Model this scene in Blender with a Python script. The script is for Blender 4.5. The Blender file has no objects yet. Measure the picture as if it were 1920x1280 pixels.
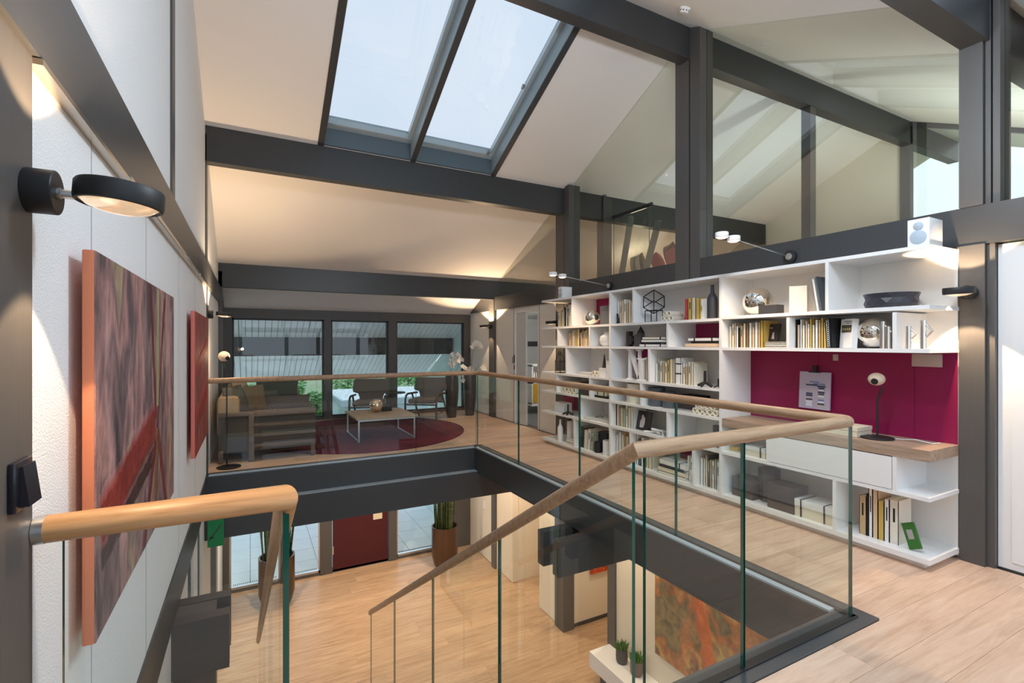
import bpy, bmesh, math, random
from mathutils import Vector, Matrix
random.seed(7)
S = bpy.context.scene
COL = S.collection
# ------------------------------------------------------------------ camera
# axes: x across the gallery, y along the side walls, z up, upper floor at z=0
YAW = math.radians(28.06); FPX = 920.0; CH = 1.45; V0 = 643.7
cd = bpy.data.cameras.new('camera'); cam = bpy.data.objects.new('camera', cd); COL.objects.link(cam)
cam.location = (0, 0, CH); cam.rotation_euler = (math.pi/2, 0, -YAW)
cd.sensor_width = 36; cd.lens = 36*FPX/1920; cd.shift_y = (V0-640)/1920; cd.clip_start = .02; cd.clip_end = 500
S.camera = cam
# ------------------------------------------------------------------ world and exposure
S.view_settings.view_transform = 'Standard'; S.view_settings.look = 'None'
S.view_settings.gamma = 1; S.view_settings.use_curve_mapping = False
S.view_settings.exposure = 0.0
W = bpy.data.worlds.new('world'); S.world = W; W.use_nodes = True
nt = W.node_tree; nt.nodes.clear()
wo = nt.nodes.new('ShaderNodeOutputWorld'); bg = nt.nodes.new('ShaderNodeBackground')
tc = nt.nodes.new('ShaderNodeTexCoord'); no = nt.nodes.new('ShaderNodeTexNoise'); cr = nt.nodes.new('ShaderNodeValToRGB')
no.inputs['Scale'].default_value = 2.2; no.inputs['Detail'].default_value = 6
cr.color_ramp.elements[0].position = .35; cr.color_ramp.elements[0].color = (.62, .77, .95, 1)
cr.color_ramp.elements[1].position = .75; cr.color_ramp.elements[1].color = (.80, .87, .95, 1)
nt.links.new(tc.outputs['Generated'], no.inputs['Vector']); nt.links.new(no.outputs['Fac'], cr.inputs['Fac'])
nt.links.new(cr.outputs['Color'], bg.inputs['Color']); bg.inputs['Strength'].default_value = 1.9
nt.links.new(bg.outputs['Background'], wo.inputs['Surface'])
try:
    S.cycles.transparent_max_bounces = 40; S.cycles.max_bounces = 14; S.cycles.diffuse_bounces = 8
except Exception: pass
FILL_W = 82    # watts of the added fill bulbs above the landing
LAMP = 1.0   # overall power of the interior lamps

# ------------------------------------------------------------------ helpers
_s, _c = math.sin(YAW), math.cos(YAW)
def _ray(u, v):
    k = (u-960)/FPX; return (_s+_c*k, _c-_s*k, (V0-v)/FPX)
def onx(u, v, x): d = _ray(u, v); t = x/d[0]; return Vector((x, d[1]*t, CH+d[2]*t))
def ony(u, v, y): d = _ray(u, v); t = y/d[1]; return Vector((d[0]*t, y, CH+d[2]*t))
def onz(u, v, z): d = _ray(u, v); t = (z-CH)/d[2]; return Vector((d[0]*t, d[1]*t, z))

def link(o, parent=None, loc=None, rot=None):
    COL.objects.link(o)
    if parent: o.parent = parent
    if loc is not None: o.location = loc
    if rot is not None: o.rotation_euler = rot
    return o
def tag(o, label=None, cat=None, group=None, kind=None):
    if label: o['label'] = label
    if cat: o['category'] = cat
    if group: o['group'] = group
    if kind: o['kind'] = kind
    return o
def thing(name, label, cat, loc=(0, 0, 0), rot=(0, 0, 0), group=None):
    o = bpy.data.objects.new(name, None); o.empty_display_size = .1
    link(o, None, loc, rot); return tag(o, label, cat, group)

class MB:
    """collects vertices and faces of one mesh"""
    def __init__(s): s.v = []; s.f = []; s.m = []; s.mi = 0
    def add(s, vs, fs, M=None):
        n = len(s.v)
        s.v += [tuple(M @ Vector(p)) if M else tuple(p) for p in vs]
        s.f += [tuple(i+n for i in f) for f in fs]; s.m += [s.mi]*len(fs); return s
    def box(s, x0, x1, y0, y1, z0, z1, M=None):
        return s.add([(x0,y0,z0),(x1,y0,z0),(x1,y1,z0),(x0,y1,z0),(x0,y0,z1),(x1,y0,z1),(x1,y1,z1),(x0,y1,z1)],
                     [(0,3,2,1),(4,5,6,7),(0,1,5,4),(1,2,6,5),(2,3,7,6),(3,0,4,7)], M)
    def bbox(s, x0, x1, y0, y1, z0, z1, b, M=None):
        """box with chamfered edges"""
        bm = bmesh.new(); bmesh.ops.create_cube(bm, size=1)
        for v in bm.verts: v.co = Vector(((x0+x1)/2+v.co.x*(x1-x0), (y0+y1)/2+v.co.y*(y1-y0), (z0+z1)/2+v.co.z*(z1-z0)))
        bmesh.ops.bevel(bm, geom=bm.edges[:]+bm.verts[:], offset=b, segments=2, affect='EDGES', profile=.5)
        bm.verts.index_update()
        s.add([v.co.copy() for v in bm.verts], [[v.index for v in f.verts] for f in bm.faces], M); bm.free(); return s
    def prism(s, poly, axis, a0, a1, M=None):
        """poly: 2D outline; axis 'x' -> (y,z), 'y' -> (x,z), 'z' -> (x,y)"""
        def P(p, a): return {'x': (a, p[0], p[1]), 'y': (p[0], a, p[1]), 'z': (p[0], p[1], a)}[axis]
        n = len(poly); vs = [P(p, a0) for p in poly]+[P(p, a1) for p in poly]
        fs = [tuple(range(n))[::-1], tuple(range(n, 2*n))]+[(i, (i+1) % n, n+(i+1) % n, n+i) for i in range(n)]
        return s.add(vs, fs, M)
    def lathe(s, prof, n=24, M=None, closed=True):
        vs = []; fs = []
        for r, z in prof:
            for i in range(n):
                a = 2*math.pi*i/n; vs.append((r*math.cos(a), r*math.sin(a), z))
        for j in range(len(prof)-1):
            for i in range(n):
                fs.append((j*n+i, j*n+(i+1) % n, (j+1)*n+(i+1) % n, (j+1)*n+i))
        if closed:
            fs.append(tuple(range(n))[::-1]); fs.append(tuple(range((len(prof)-1)*n, len(prof)*n)))
        return s.add(vs, fs, M)
    def tube(s, path, r, n=10, M=None, flat=1.0, cap=True):
        pts = [Vector(p) for p in path]; vs = []; fs = []; k = len(pts)
        rr = r if isinstance(r, (list, tuple)) else [r]*k
        up = Vector((0, 0, 1)); prev = None
        for i, p in enumerate(pts):
            t = ((pts[i]-pts[i-1]).normalized() if i else Vector((0, 0, 0)))+((pts[i+1]-pts[i]).normalized() if i < k-1 else Vector((0, 0, 0)))
            t.normalize()
            if prev is None:
                a = up if abs(t.z) < .95 else Vector((1, 0, 0)); sx = t.cross(a).normalized()
            else:
                sx = (prev-t*prev.dot(t)).normalized()
            prev = sx; sy = sx.cross(t).normalized()
            w = 1.0
            if 0 < i < k-1:
                cc = (pts[i]-pts[i-1]).normalized().dot((pts[i+1]-pts[i]).normalized()); w = 1/max(.5, math.sqrt((1+cc)/2))
            for j in range(n):
                a = 2*math.pi*j/n; vs.append(p+(sx*math.cos(a)*w+sy*math.sin(a)*flat)*rr[i])
        for i in range(k-1):
            for j in range(n): fs.append((i*n+j, i*n+(j+1) % n, (i+1)*n+(j+1) % n, (i+1)*n+j))
        if cap: fs.append(tuple(range(n))[::-1]); fs.append(tuple(range((k-1)*n, k*n)))
        return s.add(vs, fs, M)
    def ball(s, c, r, nu=24, nv=14, M=None, sc=(1, 1, 1)):
        vs = []; fs = []
        for j in range(nv+1):
            th = math.pi*j/nv
            for i in range(nu):
                a = 2*math.pi*i/nu
                vs.append((c[0]+sc[0]*r*math.sin(th)*math.cos(a), c[1]+sc[1]*r*math.sin(th)*math.sin(a), c[2]+sc[2]*r*math.cos(th)))
        for j in range(nv):
            for i in range(nu): fs.append((j*nu+i, (j+1)*nu+i, (j+1)*nu+(i+1) % nu, j*nu+(i+1) % nu))
        return s.add(vs, fs, M)
    def pillow(s, w, h, t, M=None, n=10, p=.42):
        vs = []; fs = []
        for side in (1, -1):
            b = len(vs)
            for j in range(n+1):
                for i in range(n+1):
                    a = -1+2*i/n; c = -1+2*j/n
                    th = t/2*(max(0, (1-a*a)*(1-c*c)))**p
                    sh = 1-.06*(1-abs(a))*abs(c)-.06*(1-abs(c))*abs(a)
                    vs.append((a*w/2*sh, side*th, c*h/2*sh))
            for j in range(n):
                for i in range(n):
                    q = (b+j*(n+1)+i, b+j*(n+1)+i+1, b+(j+1)*(n+1)+i+1, b+(j+1)*(n+1)+i)
                    fs.append(q if side == -1 else q[::-1])
        return s.add(vs, fs, M)
    def mesh(s, name, mats, smooth=False):
        me = bpy.data.meshes.new(name); me.from_pydata(s.v, [], s.f)
        for m in (mats if isinstance(mats, (list, tuple)) else [mats]): me.materials.append(m)
        if any(s.m): me.polygons.foreach_set('material_index', s.m)
        me.update()
        bm = bmesh.new(); bm.from_mesh(me); bmesh.ops.recalc_face_normals(bm, faces=bm.faces[:]); bm.to_mesh(me); bm.free()
        if smooth:
            me.polygons.foreach_set('use_smooth', [True]*len(me.polygons))
            try: me.set_sharp_from_angle(angle=math.radians(38))
            except Exception: pass
        return me
    def obj(s, name, mats, parent=None, smooth=False, loc=None, rot=None):
        return link(bpy.data.objects.new(name, s.mesh(name, mats, smooth)), parent, loc, rot)
def T(x=0, y=0, z=0): return Matrix.Translation((x, y, z))
def R(a, ax): return Matrix.Rotation(math.radians(a), 4, ax)
def copy_tree(o, parent=None, loc=None, rot=None, label=None):
    c = o.copy(); COL.objects.link(c)
    if parent is not None: c.parent = parent
    if loc is not None: c.location = loc
    if rot is not None: c.rotation_euler = rot
    if label: c['label'] = label
    for ch in list(o.children): copy_tree(ch, c)
    return c
def arc(c, r, a0, a1, n=8, plane='xy', z=0):
    out = []
    for i in range(n+1):
        a = math.radians(a0+(a1-a0)*i/n); p = (c[0]+r*math.cos(a), c[1]+r*math.sin(a))
        out.append((p[0], p[1], z) if plane == 'xy' else p)
    return out
def ordn(i): return ['first', 'second', 'third', 'fourth', 'fifth', 'sixth', 'seventh', 'eighth', 'ninth', 'tenth', 'eleventh', 'twelfth', 'thirteenth', 'fourteenth', 'fifteenth'][i]

# ------------------------------------------------------------------ materials
MATS = {}
def sock(b, *names):
    for n in names:
        if n in b.inputs: return b.inputs[n]
def pm(name, col, rough=.5, metal=0, spec=.5, emit=None, es=0, coat=0, alpha=None):
    m = bpy.data.materials.new(name); m.use_nodes = True
    b = m.node_tree.nodes['Principled BSDF']
    b.inputs['Base Color'].default_value = (*col, 1); b.inputs['Roughness'].default_value = rough; b.inputs['Metallic'].default_value = metal
    sock(b, 'Specular IOR Level', 'Specular').default_value = spec
    if coat: sock(b, 'Coat Weight', 'Clearcoat').default_value = coat
    if emit: sock(b, 'Emission Color', 'Emission').default_value = (*emit, 1); b.inputs['Emission Strength'].default_value = es
    MATS[name] = m; return m
class N:
    """tiny node helper on one material"""
    def __init__(s, m): s.m = m; s.t = m.node_tree; s.b = s.t.nodes['Principled BSDF']
    def n(s, ty, **kw):
        x = s.t.nodes.new(ty)
        for k, v in kw.items(): setattr(x, k, v)
        return x
    def l(s, a, b): s.t.links.new(a, b)
    def coord(s, out='Object', scale=(1, 1, 1), rot=(0, 0, 0)):
        t = s.n('ShaderNodeTexCoord'); mp = s.n('ShaderNodeMapping'); mp.inputs['Scale'].default_value = scale; mp.inputs['Rotation'].default_value = rot
        s.l(t.outputs[out], mp.inputs['Vector']); return mp.outputs['Vector']
    def noise(s, vec, scale, detail=3, rough=.5, dist=0):
        x = s.n('ShaderNodeTexNoise'); x.inputs['Scale'].default_value = scale; x.inputs['Detail'].default_value = detail
        x.inputs['Roughness'].default_value = rough; x.inputs['Distortion'].default_value = dist; s.l(vec, x.inputs['Vector']); return x.outputs['Fac']
    def ramp(s, fac, stops):
        x = s.n('ShaderNodeValToRGB'); e = x.color_ramp.elements
        while len(e) < len(stops): e.new(.5)
        for q, (p, c) in zip(e, stops): q.position = p; q.color = (*c, 1)
        s.l(fac, x.inputs['Fac']); return x.outputs['Color']
    def mix(s, fac, a, b, mode='MIX'):
        x = s.n('ShaderNodeMixRGB', blend_type=mode)
        for k, q in ((0, fac), (1, a), (2, b)):
            if isinstance(q, (int, float)): x.inputs[k].default_value = q
            elif isinstance(q, tuple): x.inputs[k].default_value = (*q, 1)
            else: s.l(q, x.inputs[k])
        return x.outputs['Color']
    def math(s, op, a, b=0, c=None):
        x = s.n('ShaderNodeMath', operation=op)
        for k, q in ((0, a), (1, b)) + (((2, c),) if c is not None else ()):
            if isinstance(q, (int, float)): x.inputs[k].default_value = q
            else: s.l(q, x.inputs[k])
        return x.outputs[0]
    def base(s, col): s.l(col, s.b.inputs['Base Color'])
    def bump(s, h, strength=.2, dist=.01):
        x = s.n('ShaderNodeBump'); x.inputs['Strength'].default_value = strength; x.inputs['Distance'].default_value = dist
        s.l(h, x.inputs['Height']); s.l(x.outputs['Normal'], s.b.inputs['Normal'])
    def rand(s):
        return s.n('ShaderNodeObjectInfo').outputs['Random']
def wood(name, c0, c1, c2, axis='x', rough=.42, sc=1.0, vary=.25, world=True):
    m = pm(name, c1, rough, spec=.35); k = N(m)
    st = {'x': (1.2, 14, 14), 'y': (14, 1.2, 14), 'z': (14, 14, 1.2)}[axis]
    r = k.rand()
    t = k.n('ShaderNodeTexCoord'); mp = k.n('ShaderNodeMapping'); mp.inputs['Scale'].default_value = [a*sc for a in st]
    cx = k.n('ShaderNodeCombineXYZ'); k.l(k.math('MULTIPLY', r, 37.0), cx.inputs[0]); k.l(k.math('MULTIPLY', r, 91.0), cx.inputs[1])
    k.l(t.outputs['Object'], mp.inputs['Vector']); k.l(cx.outputs[0], mp.inputs['Location'])
    g = k.noise(mp.outputs['Vector'], 1.6, 5, .6, .8)
    col = k.ramp(g, [(.28, c0), (.5, c1), (.75, c2)])
    fine = k.noise(mp.outputs['Vector'], 9, 3, .6)
    col = k.mix(k.math('MULTIPLY', fine, .35), col, c0, 'MULTIPLY')
    hs = k.n('ShaderNodeHueSaturation'); k.l(col, hs.inputs['Color'])
    k.l(k.math('ADD', k.math('MULTIPLY', r, vary), 1-vary/2), hs.inputs['Value']); k.base(hs.outputs['Color'])
    if 'floor' in name:
        vo = k.n('ShaderNodeTexVoronoi'); vo.inputs['Scale'].default_value = .42; k.l(mp.outputs['Vector'], vo.inputs['Vector'])
        kn = k.ramp(vo.outputs['Distance'], [(.0, (1, 1, 1)), (.05, (.55, .55, .55)), (.16, (0, 0, 0))]); hs2 = k.mix(k.math('MULTIPLY', kn, .6), hs.outputs['Color'], tuple(q*.45 for q in c0)); k.base(hs2)
    k.bump(fine, .05, .004); return m
def grain(name, c, rough=.45, amt=.18, axis='x'):
    m = pm(name, c, rough, spec=.5); k = N(m); st = {'x': (1, 25, 25), 'y': (25, 1, 25), 'z': (25, 25, 1)}[axis]
    g = k.noise(k.coord('Object', st), 3, 4, .6)
    k.base(k.mix(k.math('MULTIPLY', g, amt*2), c, tuple(a*.55 for a in c))); k.bump(g, .08, .004); return m
beam_x = grain('dark_beam_x', (.054, .056, .060), .38, axis='x'); beam_y = grain('dark_beam_y', (.054, .056, .060), .38, axis='y')
beam_z = grain('dark_beam_z', (.098, .092, .088), axis='z')
plaster = pm('textured_plaster', (.84, .85, .86), .8, spec=.2)
_k = N(plaster); _v = _k.coord('Object'); _h = _k.noise(_v, 170, 2, .6); _k.bump(_h, .55, .006)
ceil_m = pm('ceiling_paint', (.88, .845, .82), .75, spec=.15); _k = N(ceil_m); _k.bump(_k.noise(_k.coord('Object'), 300, 1), .05, .002)
white = pm('white_lacquer', (.84, .84, .84), .35, spec=.4)
offwhite = pm('offwhite_panel', (.80, .78, .75), .5, spec=.3)
cream_w = pm('cream_wall', (.78, .70, .57), .6, spec=.3)
lofts = pm('loft_plaster', (.80, .74, .62), .75, spec=.2)
greyroom = pm('grey_wall', (.62, .64, .64), .6)
oak_floor = wood('oak_floor', (.55, .37, .26), (.71, .51, .38), (.79, .61, .475), 'x', .38, 1.0, .22)
oak_low = wood('oak_floor_lower', (.40, .25, .14), (.55, .375, .235), (.65, .47, .31), 'x', .33, 1.0, .22)
oak_rail = wood('oak_rail', (.40, .21, .085), (.55, .31, .14), (.64, .39, .20), 'x', .38, 1.6, .0)
oak_rail_y = wood('oak_rail_y', (.33, .20, .115), (.46, .30, .185), (.56, .39, .25), 'y', .38, 1.6, .0)
oak_desk = wood('oak_desk', (.33, .22, .15), (.47, .34, .25), (.58, .44, .34), 'y', .45, 1.6, .1)
oak_tab = wood('oak_table', (.42, .33, .24), (.58, .47, .36), (.68, .57, .45), 'x', .45, 2, .1)
magenta = pm('magenta_panel', (.27, .007, .068), .42, spec=.4)
redwine = pm('dark_red_door', (.062, .004, .009), .4)
black = pm('black_matte', (.014, .014, .016), .5); blackg = pm('black_gloss', (.012, .011, .018), .22)
darkgrey = pm('dark_grey', (.045, .047, .055), .5); slate = pm('slate_grey', (.085, .10, .12), .5)
chrome = pm('chrome', (.80, .76, .70), .06, 1.0); steel = pm('brushed_steel', (.62, .63, .64), .3, 1.0); alu = pm('aluminium', (.46, .55, .60), .38, .25)
chan = pm('channel_black', (.02, .02, .022), .4); plate = pm('metal_plate', (.12, .13, .14), .38, .6)
lens = pm('lit_lens', (1, .9, .75), .1, emit=(1, .72, .42), es=9)
edge = pm('glass_edge', (.0, .085, .06), .12, spec=.6)
def glass(name, tint, ior=1.75):
    m = bpy.data.materials.new(name); m.use_nodes = True; t = m.node_tree; t.nodes.clear()
    o = t.nodes.new('ShaderNodeOutputMaterial'); tr = t.nodes.new('ShaderNodeBsdfTransparent'); gl = t.nodes.new('ShaderNodeBsdfGlossy')
    tr.inputs['Color'].default_value = (*tint, 1); gl.inputs['Roughness'].default_value = 0; gl.inputs['Color'].default_value = (1, 1, 1, 1)
    fr = t.nodes.new('ShaderNodeFresnel'); fr.inputs['IOR'].default_value = ior
    ge = t.nodes.new('ShaderNodeNewGeometry'); mu = t.nodes.new('ShaderNodeMath'); mu.operation = 'SUBTRACT'; mu.inputs[0].default_value = 1
    m2 = t.nodes.new('ShaderNodeMath'); m2.operation = 'MULTIPLY'; mx = t.nodes.new('ShaderNodeMixShader')
    t.links.new(ge.outputs['Backfacing'], mu.inputs[1]); t.links.new(fr.outputs[0], m2.inputs[0]); t.links.new(mu.outputs[0], m2.inputs[1])
    t.links.new(m2.outputs[0], mx.inputs[0]); t.links.new(tr.outputs[0], mx.inputs[1]); t.links.new(gl.outputs[0], mx.inputs[2]); t.links.new(mx.outputs[0], o.inputs['Surface'])
    MATS[name] = m; return m
gl_rail = glass('balustrade_glass', (.965, .985, .97), 1.5); gl_win = glass('window_glass', (.95, .99, .985), 1.6); gl_int = glass('partition_glass', (.95, .96, .92), 2.3)
gl_sky = glass('sky_dim_glass', (.725, .725, .725), 1.5); gl_clear = glass('roof_glass', (.97, .985, .985), 1.5)   # grey tint added to dim the sky; two faces: the skylight panes pass about 62 percent

# ------------------------------------------------------------------ dimensions
XL, XR = -.43, 4.25             # side walls
YB = 9.97                       # back wall
GF = -2.95                      # ground floor level
RY, RZ, SL = 3.85, 4.90, .466   # ridge and slope
YN = -2.27                      # near wall
XG = 9.0                        # far gable of the loft
def rz(y): return RZ-SL*abs(y-RY)
def sbox(mb, x0, x1, y0, y1, o0, o1):
    """slab that follows the roof slope, offsets above the ceiling plane"""
    return mb.add([(x0,y0,rz(y0)+o0),(x1,y0,rz(y0)+o0),(x1,y1,rz(y1)+o0),(x0,y1,rz(y1)+o0),(x0,y0,rz(y0)+o1),(x1,y0,rz(y0)+o1),(x1,y1,rz(y1)+o1),(x0,y1,rz(y1)+o1)],
                  [(0,3,2,1),(4,5,6,7),(0,1,5,4),(1,2,6,5),(2,3,7,6),(3,0,4,7)])
TR = [0]
def trim(mb, mat, label):
    TR[0] += 1; o = mb.obj('trim_%d' % TR[0], mat); tag(o, label, None, None, 'structure'); return o
def struct(name, mb, mat, label=None, parent=None, smooth=False):
    o = mb.obj(name, mat, parent, smooth)
    if parent is None: tag(o, label, None, None, 'structure')
    return o
WN = [0]
def window(label):
    WN[0] += 1; o = bpy.data.objects.new('window_%d' % WN[0], None); link(o); tag(o, label, None, None, 'structure'); return o
# ------------------------------------------------------------------ roof and ceiling
HX0, HX1 = .77, 2.97
def slope(ylo, yhi, hy0, hy1, name, label):
    m = MB(); E0, E1 = 0, .26; xa, xb = XL-.15, XG+1.65
    sbox(m, xa, HX0, ylo, yhi, E0, E1); sbox(m, HX1, xb, ylo, yhi, E0, E1)
    sbox(m, HX0, HX1, ylo, hy0, E0, E1); sbox(m, HX0, HX1, hy1, yhi, E0, E1)
    return struct(name, m, ceil_m, label)
slope(RY, YB, 4.02, 6.2, 'ceiling', 'sloping pale ceiling above the sitting area')
slope(1.30, RY, 1.5, 3.68, 'ceiling_near', 'sloping pale ceiling on the near side of the ridge')
m = MB(); sbox(m, 4.3, XG+1.65, YN, 1.30, 0, .26); sbox(m, XL-.15, XL+.1, YN, 1.30, 0, .26); struct('ceiling_behind', m, ceil_m, 'sloping ceiling behind the viewer')
sky_sheen = pm('shaft_sky_sheen', (.22, .29, .33), .3, spec=.6)  # sky reflection on the rafter sides, put into the colour
# skylights: shaft with sky sheen in its colours, rafters, frame, panes
def skylight(y0, y1, lab):
    w = window(lab); a = .022
    m = MB()
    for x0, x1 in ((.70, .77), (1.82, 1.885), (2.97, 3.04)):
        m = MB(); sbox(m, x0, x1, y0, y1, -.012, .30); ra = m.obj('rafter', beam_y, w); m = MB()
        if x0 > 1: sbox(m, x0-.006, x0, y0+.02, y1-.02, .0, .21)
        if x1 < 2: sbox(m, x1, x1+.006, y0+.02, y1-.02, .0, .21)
        m.obj('sky_sheen', sky_sheen, ra)
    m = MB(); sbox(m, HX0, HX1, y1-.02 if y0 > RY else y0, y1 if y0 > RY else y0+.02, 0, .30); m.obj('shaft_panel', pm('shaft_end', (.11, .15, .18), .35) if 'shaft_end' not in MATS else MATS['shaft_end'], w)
    for x0, x1 in ((.77, 1.82), (1.885, 2.97)):
        m = MB(); f = .055
        sbox(m, x0, x0+f*.6, y0, y1, .215, .29); sbox(m, x1-f, x1, y0, y1, .215, .29)
        sbox(m, x0, x1, y0, y0+.09, .20, .29); sbox(m, x0, x1, y1-.09, y1, .20, .29); fo = m.obj('frame', alu, w)
        m = MB(); sbox(m, x0+.01, x1-.01, y0+.01, y1-.01, .262, .272); m.obj('pane', gl_sky, fo)
    for xx in (1.885+.97, ):
        for yy in ((y0+y1)/2, y1-.12):
            m = MB(); sbox(m, xx, xx+.04, yy-.02, yy+.02, .19, .215); m.obj('catch', steel, w)
skylight(4.02, 6.2, 'twin-pane skylight with dark rafters above the void')
skylight(1.5, 3.68, 'skylight on the near roof slope behind the ridge beam')
# purlins along x
def purlin(y0, y1, z0, x0, x1, lab):
    m = MB(); m.add([(x, y, z) for x in (x0, x1) for y, z in ((y0, z0), (y1, z0), (y1, rz(y1)+.02), (y0, rz(y0)+.02))],
                    [(0,1,2,3),(7,6,5,4),(0,4,5,1),(1,5,6,2),(2,6,7,3),(3,7,4,0)])
    return trim(m, beam_x, lab)
XE = XG+1.6
purlin(6.21, 6.35, 3.415, XL, XE, 'dark purlin under the skylight')
purlin(8.63, 8.77, 2.31, XL, XE, 'dark purlin above the window wall')
m = MB(); m.box(XL, XE, 3.78, 3.92, 4.53, rz(3.78)+.01); trim(m, beam_x, 'dark ridge beam')
purlin(1.35, 1.49, 3.415, XL, XE, 'dark purlin on the near roof slope')
# side beams along y
def sidebeam(x0, x1, z0, z1, lab):
    yc = lambda z: RY+(RZ-z)/SL
    m = MB(); yb = min(YB, yc(z0))-.01; yt = yc(z1)-.01
    m.prism([(2*RY-yb, z0), (yb, z0), (yt, z1), (2*RY-yt, z1)], 'x', x0, x1); return trim(m, beam_y, lab)
sidebeam(XL-.05, XL+.025, 2.075, 2.327, 'long dark beam along the left wall')
sidebeam(4.21, 4.42, 2.10, 2.355, 'long dark beam above the bookcase')
m = MB(); m.box(XL+.001, XL+.03, 1.43, 6.2, 2.058, 2.072)
for y in (2.3, 3.2, 4.2, 5.2): m.box(XL+.001, XL+.036, y, y+.9, 2.062, 2.078)
trim(m, pm('picture_track', (.55, .47, .38), .25, .9), 'slim metal picture light track under the left beam')
# ------------------------------------------------------------------ left wall
ins = .22
m = MB(); m.prism([(YN, 0), (YB, 0), (YB, rz(YB)+.1), (RY, RZ+.1), (YN, rz(YN)+.1)], 'x', XL-.2, XL)
struct('wall_left', m, plaster, 'white textured plaster wall with two canvases')
def post(x0, x1, y0, y1, z0, z1, lab, mat=None, groove=None):
    m = MB()
    if groove:
        g0, g1, gd = groove; m.box(x0, x1, y0, g0, z0, z1); m.box(x0, x1, g1, y1, z0, z1); m.box(x0+gd, x1, g0, g1, z0, z1)
    else: m.box(x0, x1, y0, y1, z0, z1)
    return trim(m, mat or beam_z, lab)
post(XL-.1, XL+.012, 1.05, 1.43, -.1, 2.075, 'dark timber post at the near end of the left wall')
post(XL-.1, XL+.012, 3.60, 3.72, 2.327, rz(3.72), 'slim dark post in the upper left wall')
post(XL-.1, XL+.012, 6.36, 6.50, 0, 2.075, 'dark post beside the smaller red canvas')
post(XL-.1, XL+.012, 6.21, 6.40, 2.327, rz(6.4), 'dark post end under the skylight purlin')
post(XL-.1, XL+.05, 8.63, 8.9, 0, rz(8.9), 'dark post on the left wall behind the sofa')
m = MB()
for y in (1.93, 2.82, 4.0, 5.1): m.box(XL-.001, XL+.0012, y-.0015, y+.0015, 0, 2.06)
trim(m, pm('joint_grey', (.35, .36, .37), .9), 'fine vertical panel joints of the left wall')
m = MB(); m.box(XL-.2, XL+.01, YN, YB, -.285, -.001); trim(m, beam_y, 'dark floor edge beam along the left wall')
# ground floor part of the left wall with two tall windows
m = MB(); lo, hi = GF, -.285
for y0, y1 in ((1.0, 4.55), (5.0, 5.35), (5.8, 7.0), (8.5, YB)): m.box(XL-.2, XL, y0, y1, lo, hi)
struct('wall_left_lower', m, offwhite, 'pale ground floor wall under the left gallery edge')
for y0, y1 in ((4.55, 5.0), (5.35, 5.8), (7.0, 8.5)):
    w = window('tall window in the ground floor left wall'); m = MB()
    m.box(XL-.12, XL-.02, y0, y0+.05, lo, hi); m.box(XL-.12, XL-.02, y1-.05, y1, lo, hi); m.box(XL-.12, XL-.02, y0, y1, lo, lo+.06); m.obj('frame', beam_z, w)
    m = MB(); m.box(XL-.08, XL-.065, y0+.05, y1-.05, lo+.06, hi); m.obj('pane', gl_win, w)
# ------------------------------------------------------------------ right wall
m = MB()
for y0, y1, z0, z1 in ((8.86, YB, 0, 2.1), (7.85, 8.64, 0, 2.1), (6.43, 7.06, 0, 2.1), (7.06, 7.85, 2.0, 2.1), (1.5, 6.07, 0, 2.1)):
    m.box(XR, XR+.15, y0, y1, z0, z1)
struct('wall_right', m, offwhite, 'white panel wall behind the bookcase')
m = MB()
for y in (7.0, 7.9): m.box(XR-.004, XR, y-.002, y+.002, 0, 2.1)
m.box(XR-.006, XR, 6.43, 7.06, 0, .012); m.box(XR-.006, XR, 7.85, 8.64, 0, .012); m.box(XR-.006, XR, 8.86, YB, 0, .012)
trim(m, darkgrey, 'thin dark shadow joints at the foot of the right wall')
post(4.20, 4.40, 6.07, 6.43, 0, rz(6.2)+.02, 'dark post at the far end of the bookcase', groove=(6.19, 6.205, .05))
post(4.20, 4.40, 3.65, 3.99, 2.1, rz(3.9), 'dark post under the ridge beam', groove=(3.78, 3.80, .05))
post(4.20, 4.40, 8.64, 8.86, 0, rz(8.8), 'dark post carrying the lamp by the orchids')
post(4.20, 4.40, 1.365, 1.497, 0, 2.099, 'dark pier at the near end of the bookcase', groove=None)
post(4.23, 4.40, 1.325, 1.364, 0, 2.099, 'narrow dark strip beside the white door')
post(4.20, 4.40, 1.375, 1.497, 2.356, rz(1.4), 'dark post above the near pier')
post(4.23, 4.40, 1.30, 1.372, 2.356, rz(1.32), 'brown jamb beside the upper near post', groove=(1.335, 1.345, .04))
m = MB(); m.box(XR+.02, XR+.06, -.6, 1.322, .012, 2.09); d1 = struct('door_1', m, white, 'white flush door at the right edge')
m = MB(); m.box(XR+.012, XR+.02, -.55, 1.255, .06, 2.04); m.obj('door_panel', white, d1)
# sliding door, opening and the room behind it
m = MB(); m.box(XR+.02, XR+.06, 7.50, 7.86, .01, 2.0); d2 = struct('door_2', m, greyroom, 'sliding door leaf half open in the right wall')
m = MB(); m.box(XR-.005, XR+.07, 7.845, 7.885, 0, 2.0); m.obj('door_edge', white, d2)
m = MB(); m.box(XR-.02, XR, 7.852, 7.876, 1.10, 1.24); m.tube([(XR-.025, 7.864, 1.2), (XR-.05, 7.864, 1.19), (XR-.05, 7.864, 1.11), (XR-.025, 7.864, 1.10)], .006); m.box(XR-.014, XR, 7.854, 7.874, .98, 1.05); m.obj('door_handle', darkgrey, d2)
m = MB(); m.box(XR+.15, 7.2, 6.2, 6.25, 0, 2.05); m.box(7.2, 7.25, 6.2, 10.5, 0, 2.05); m.box(XR+.15, 7.2, 10.4, 10.45, 0, 2.05); m.box(XR+.15, 7.2, 6.2, 10.45, 2.05, 2.07)
struct('wall_side_room', m, greyroom, 'pale grey room seen through the sliding door')
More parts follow.
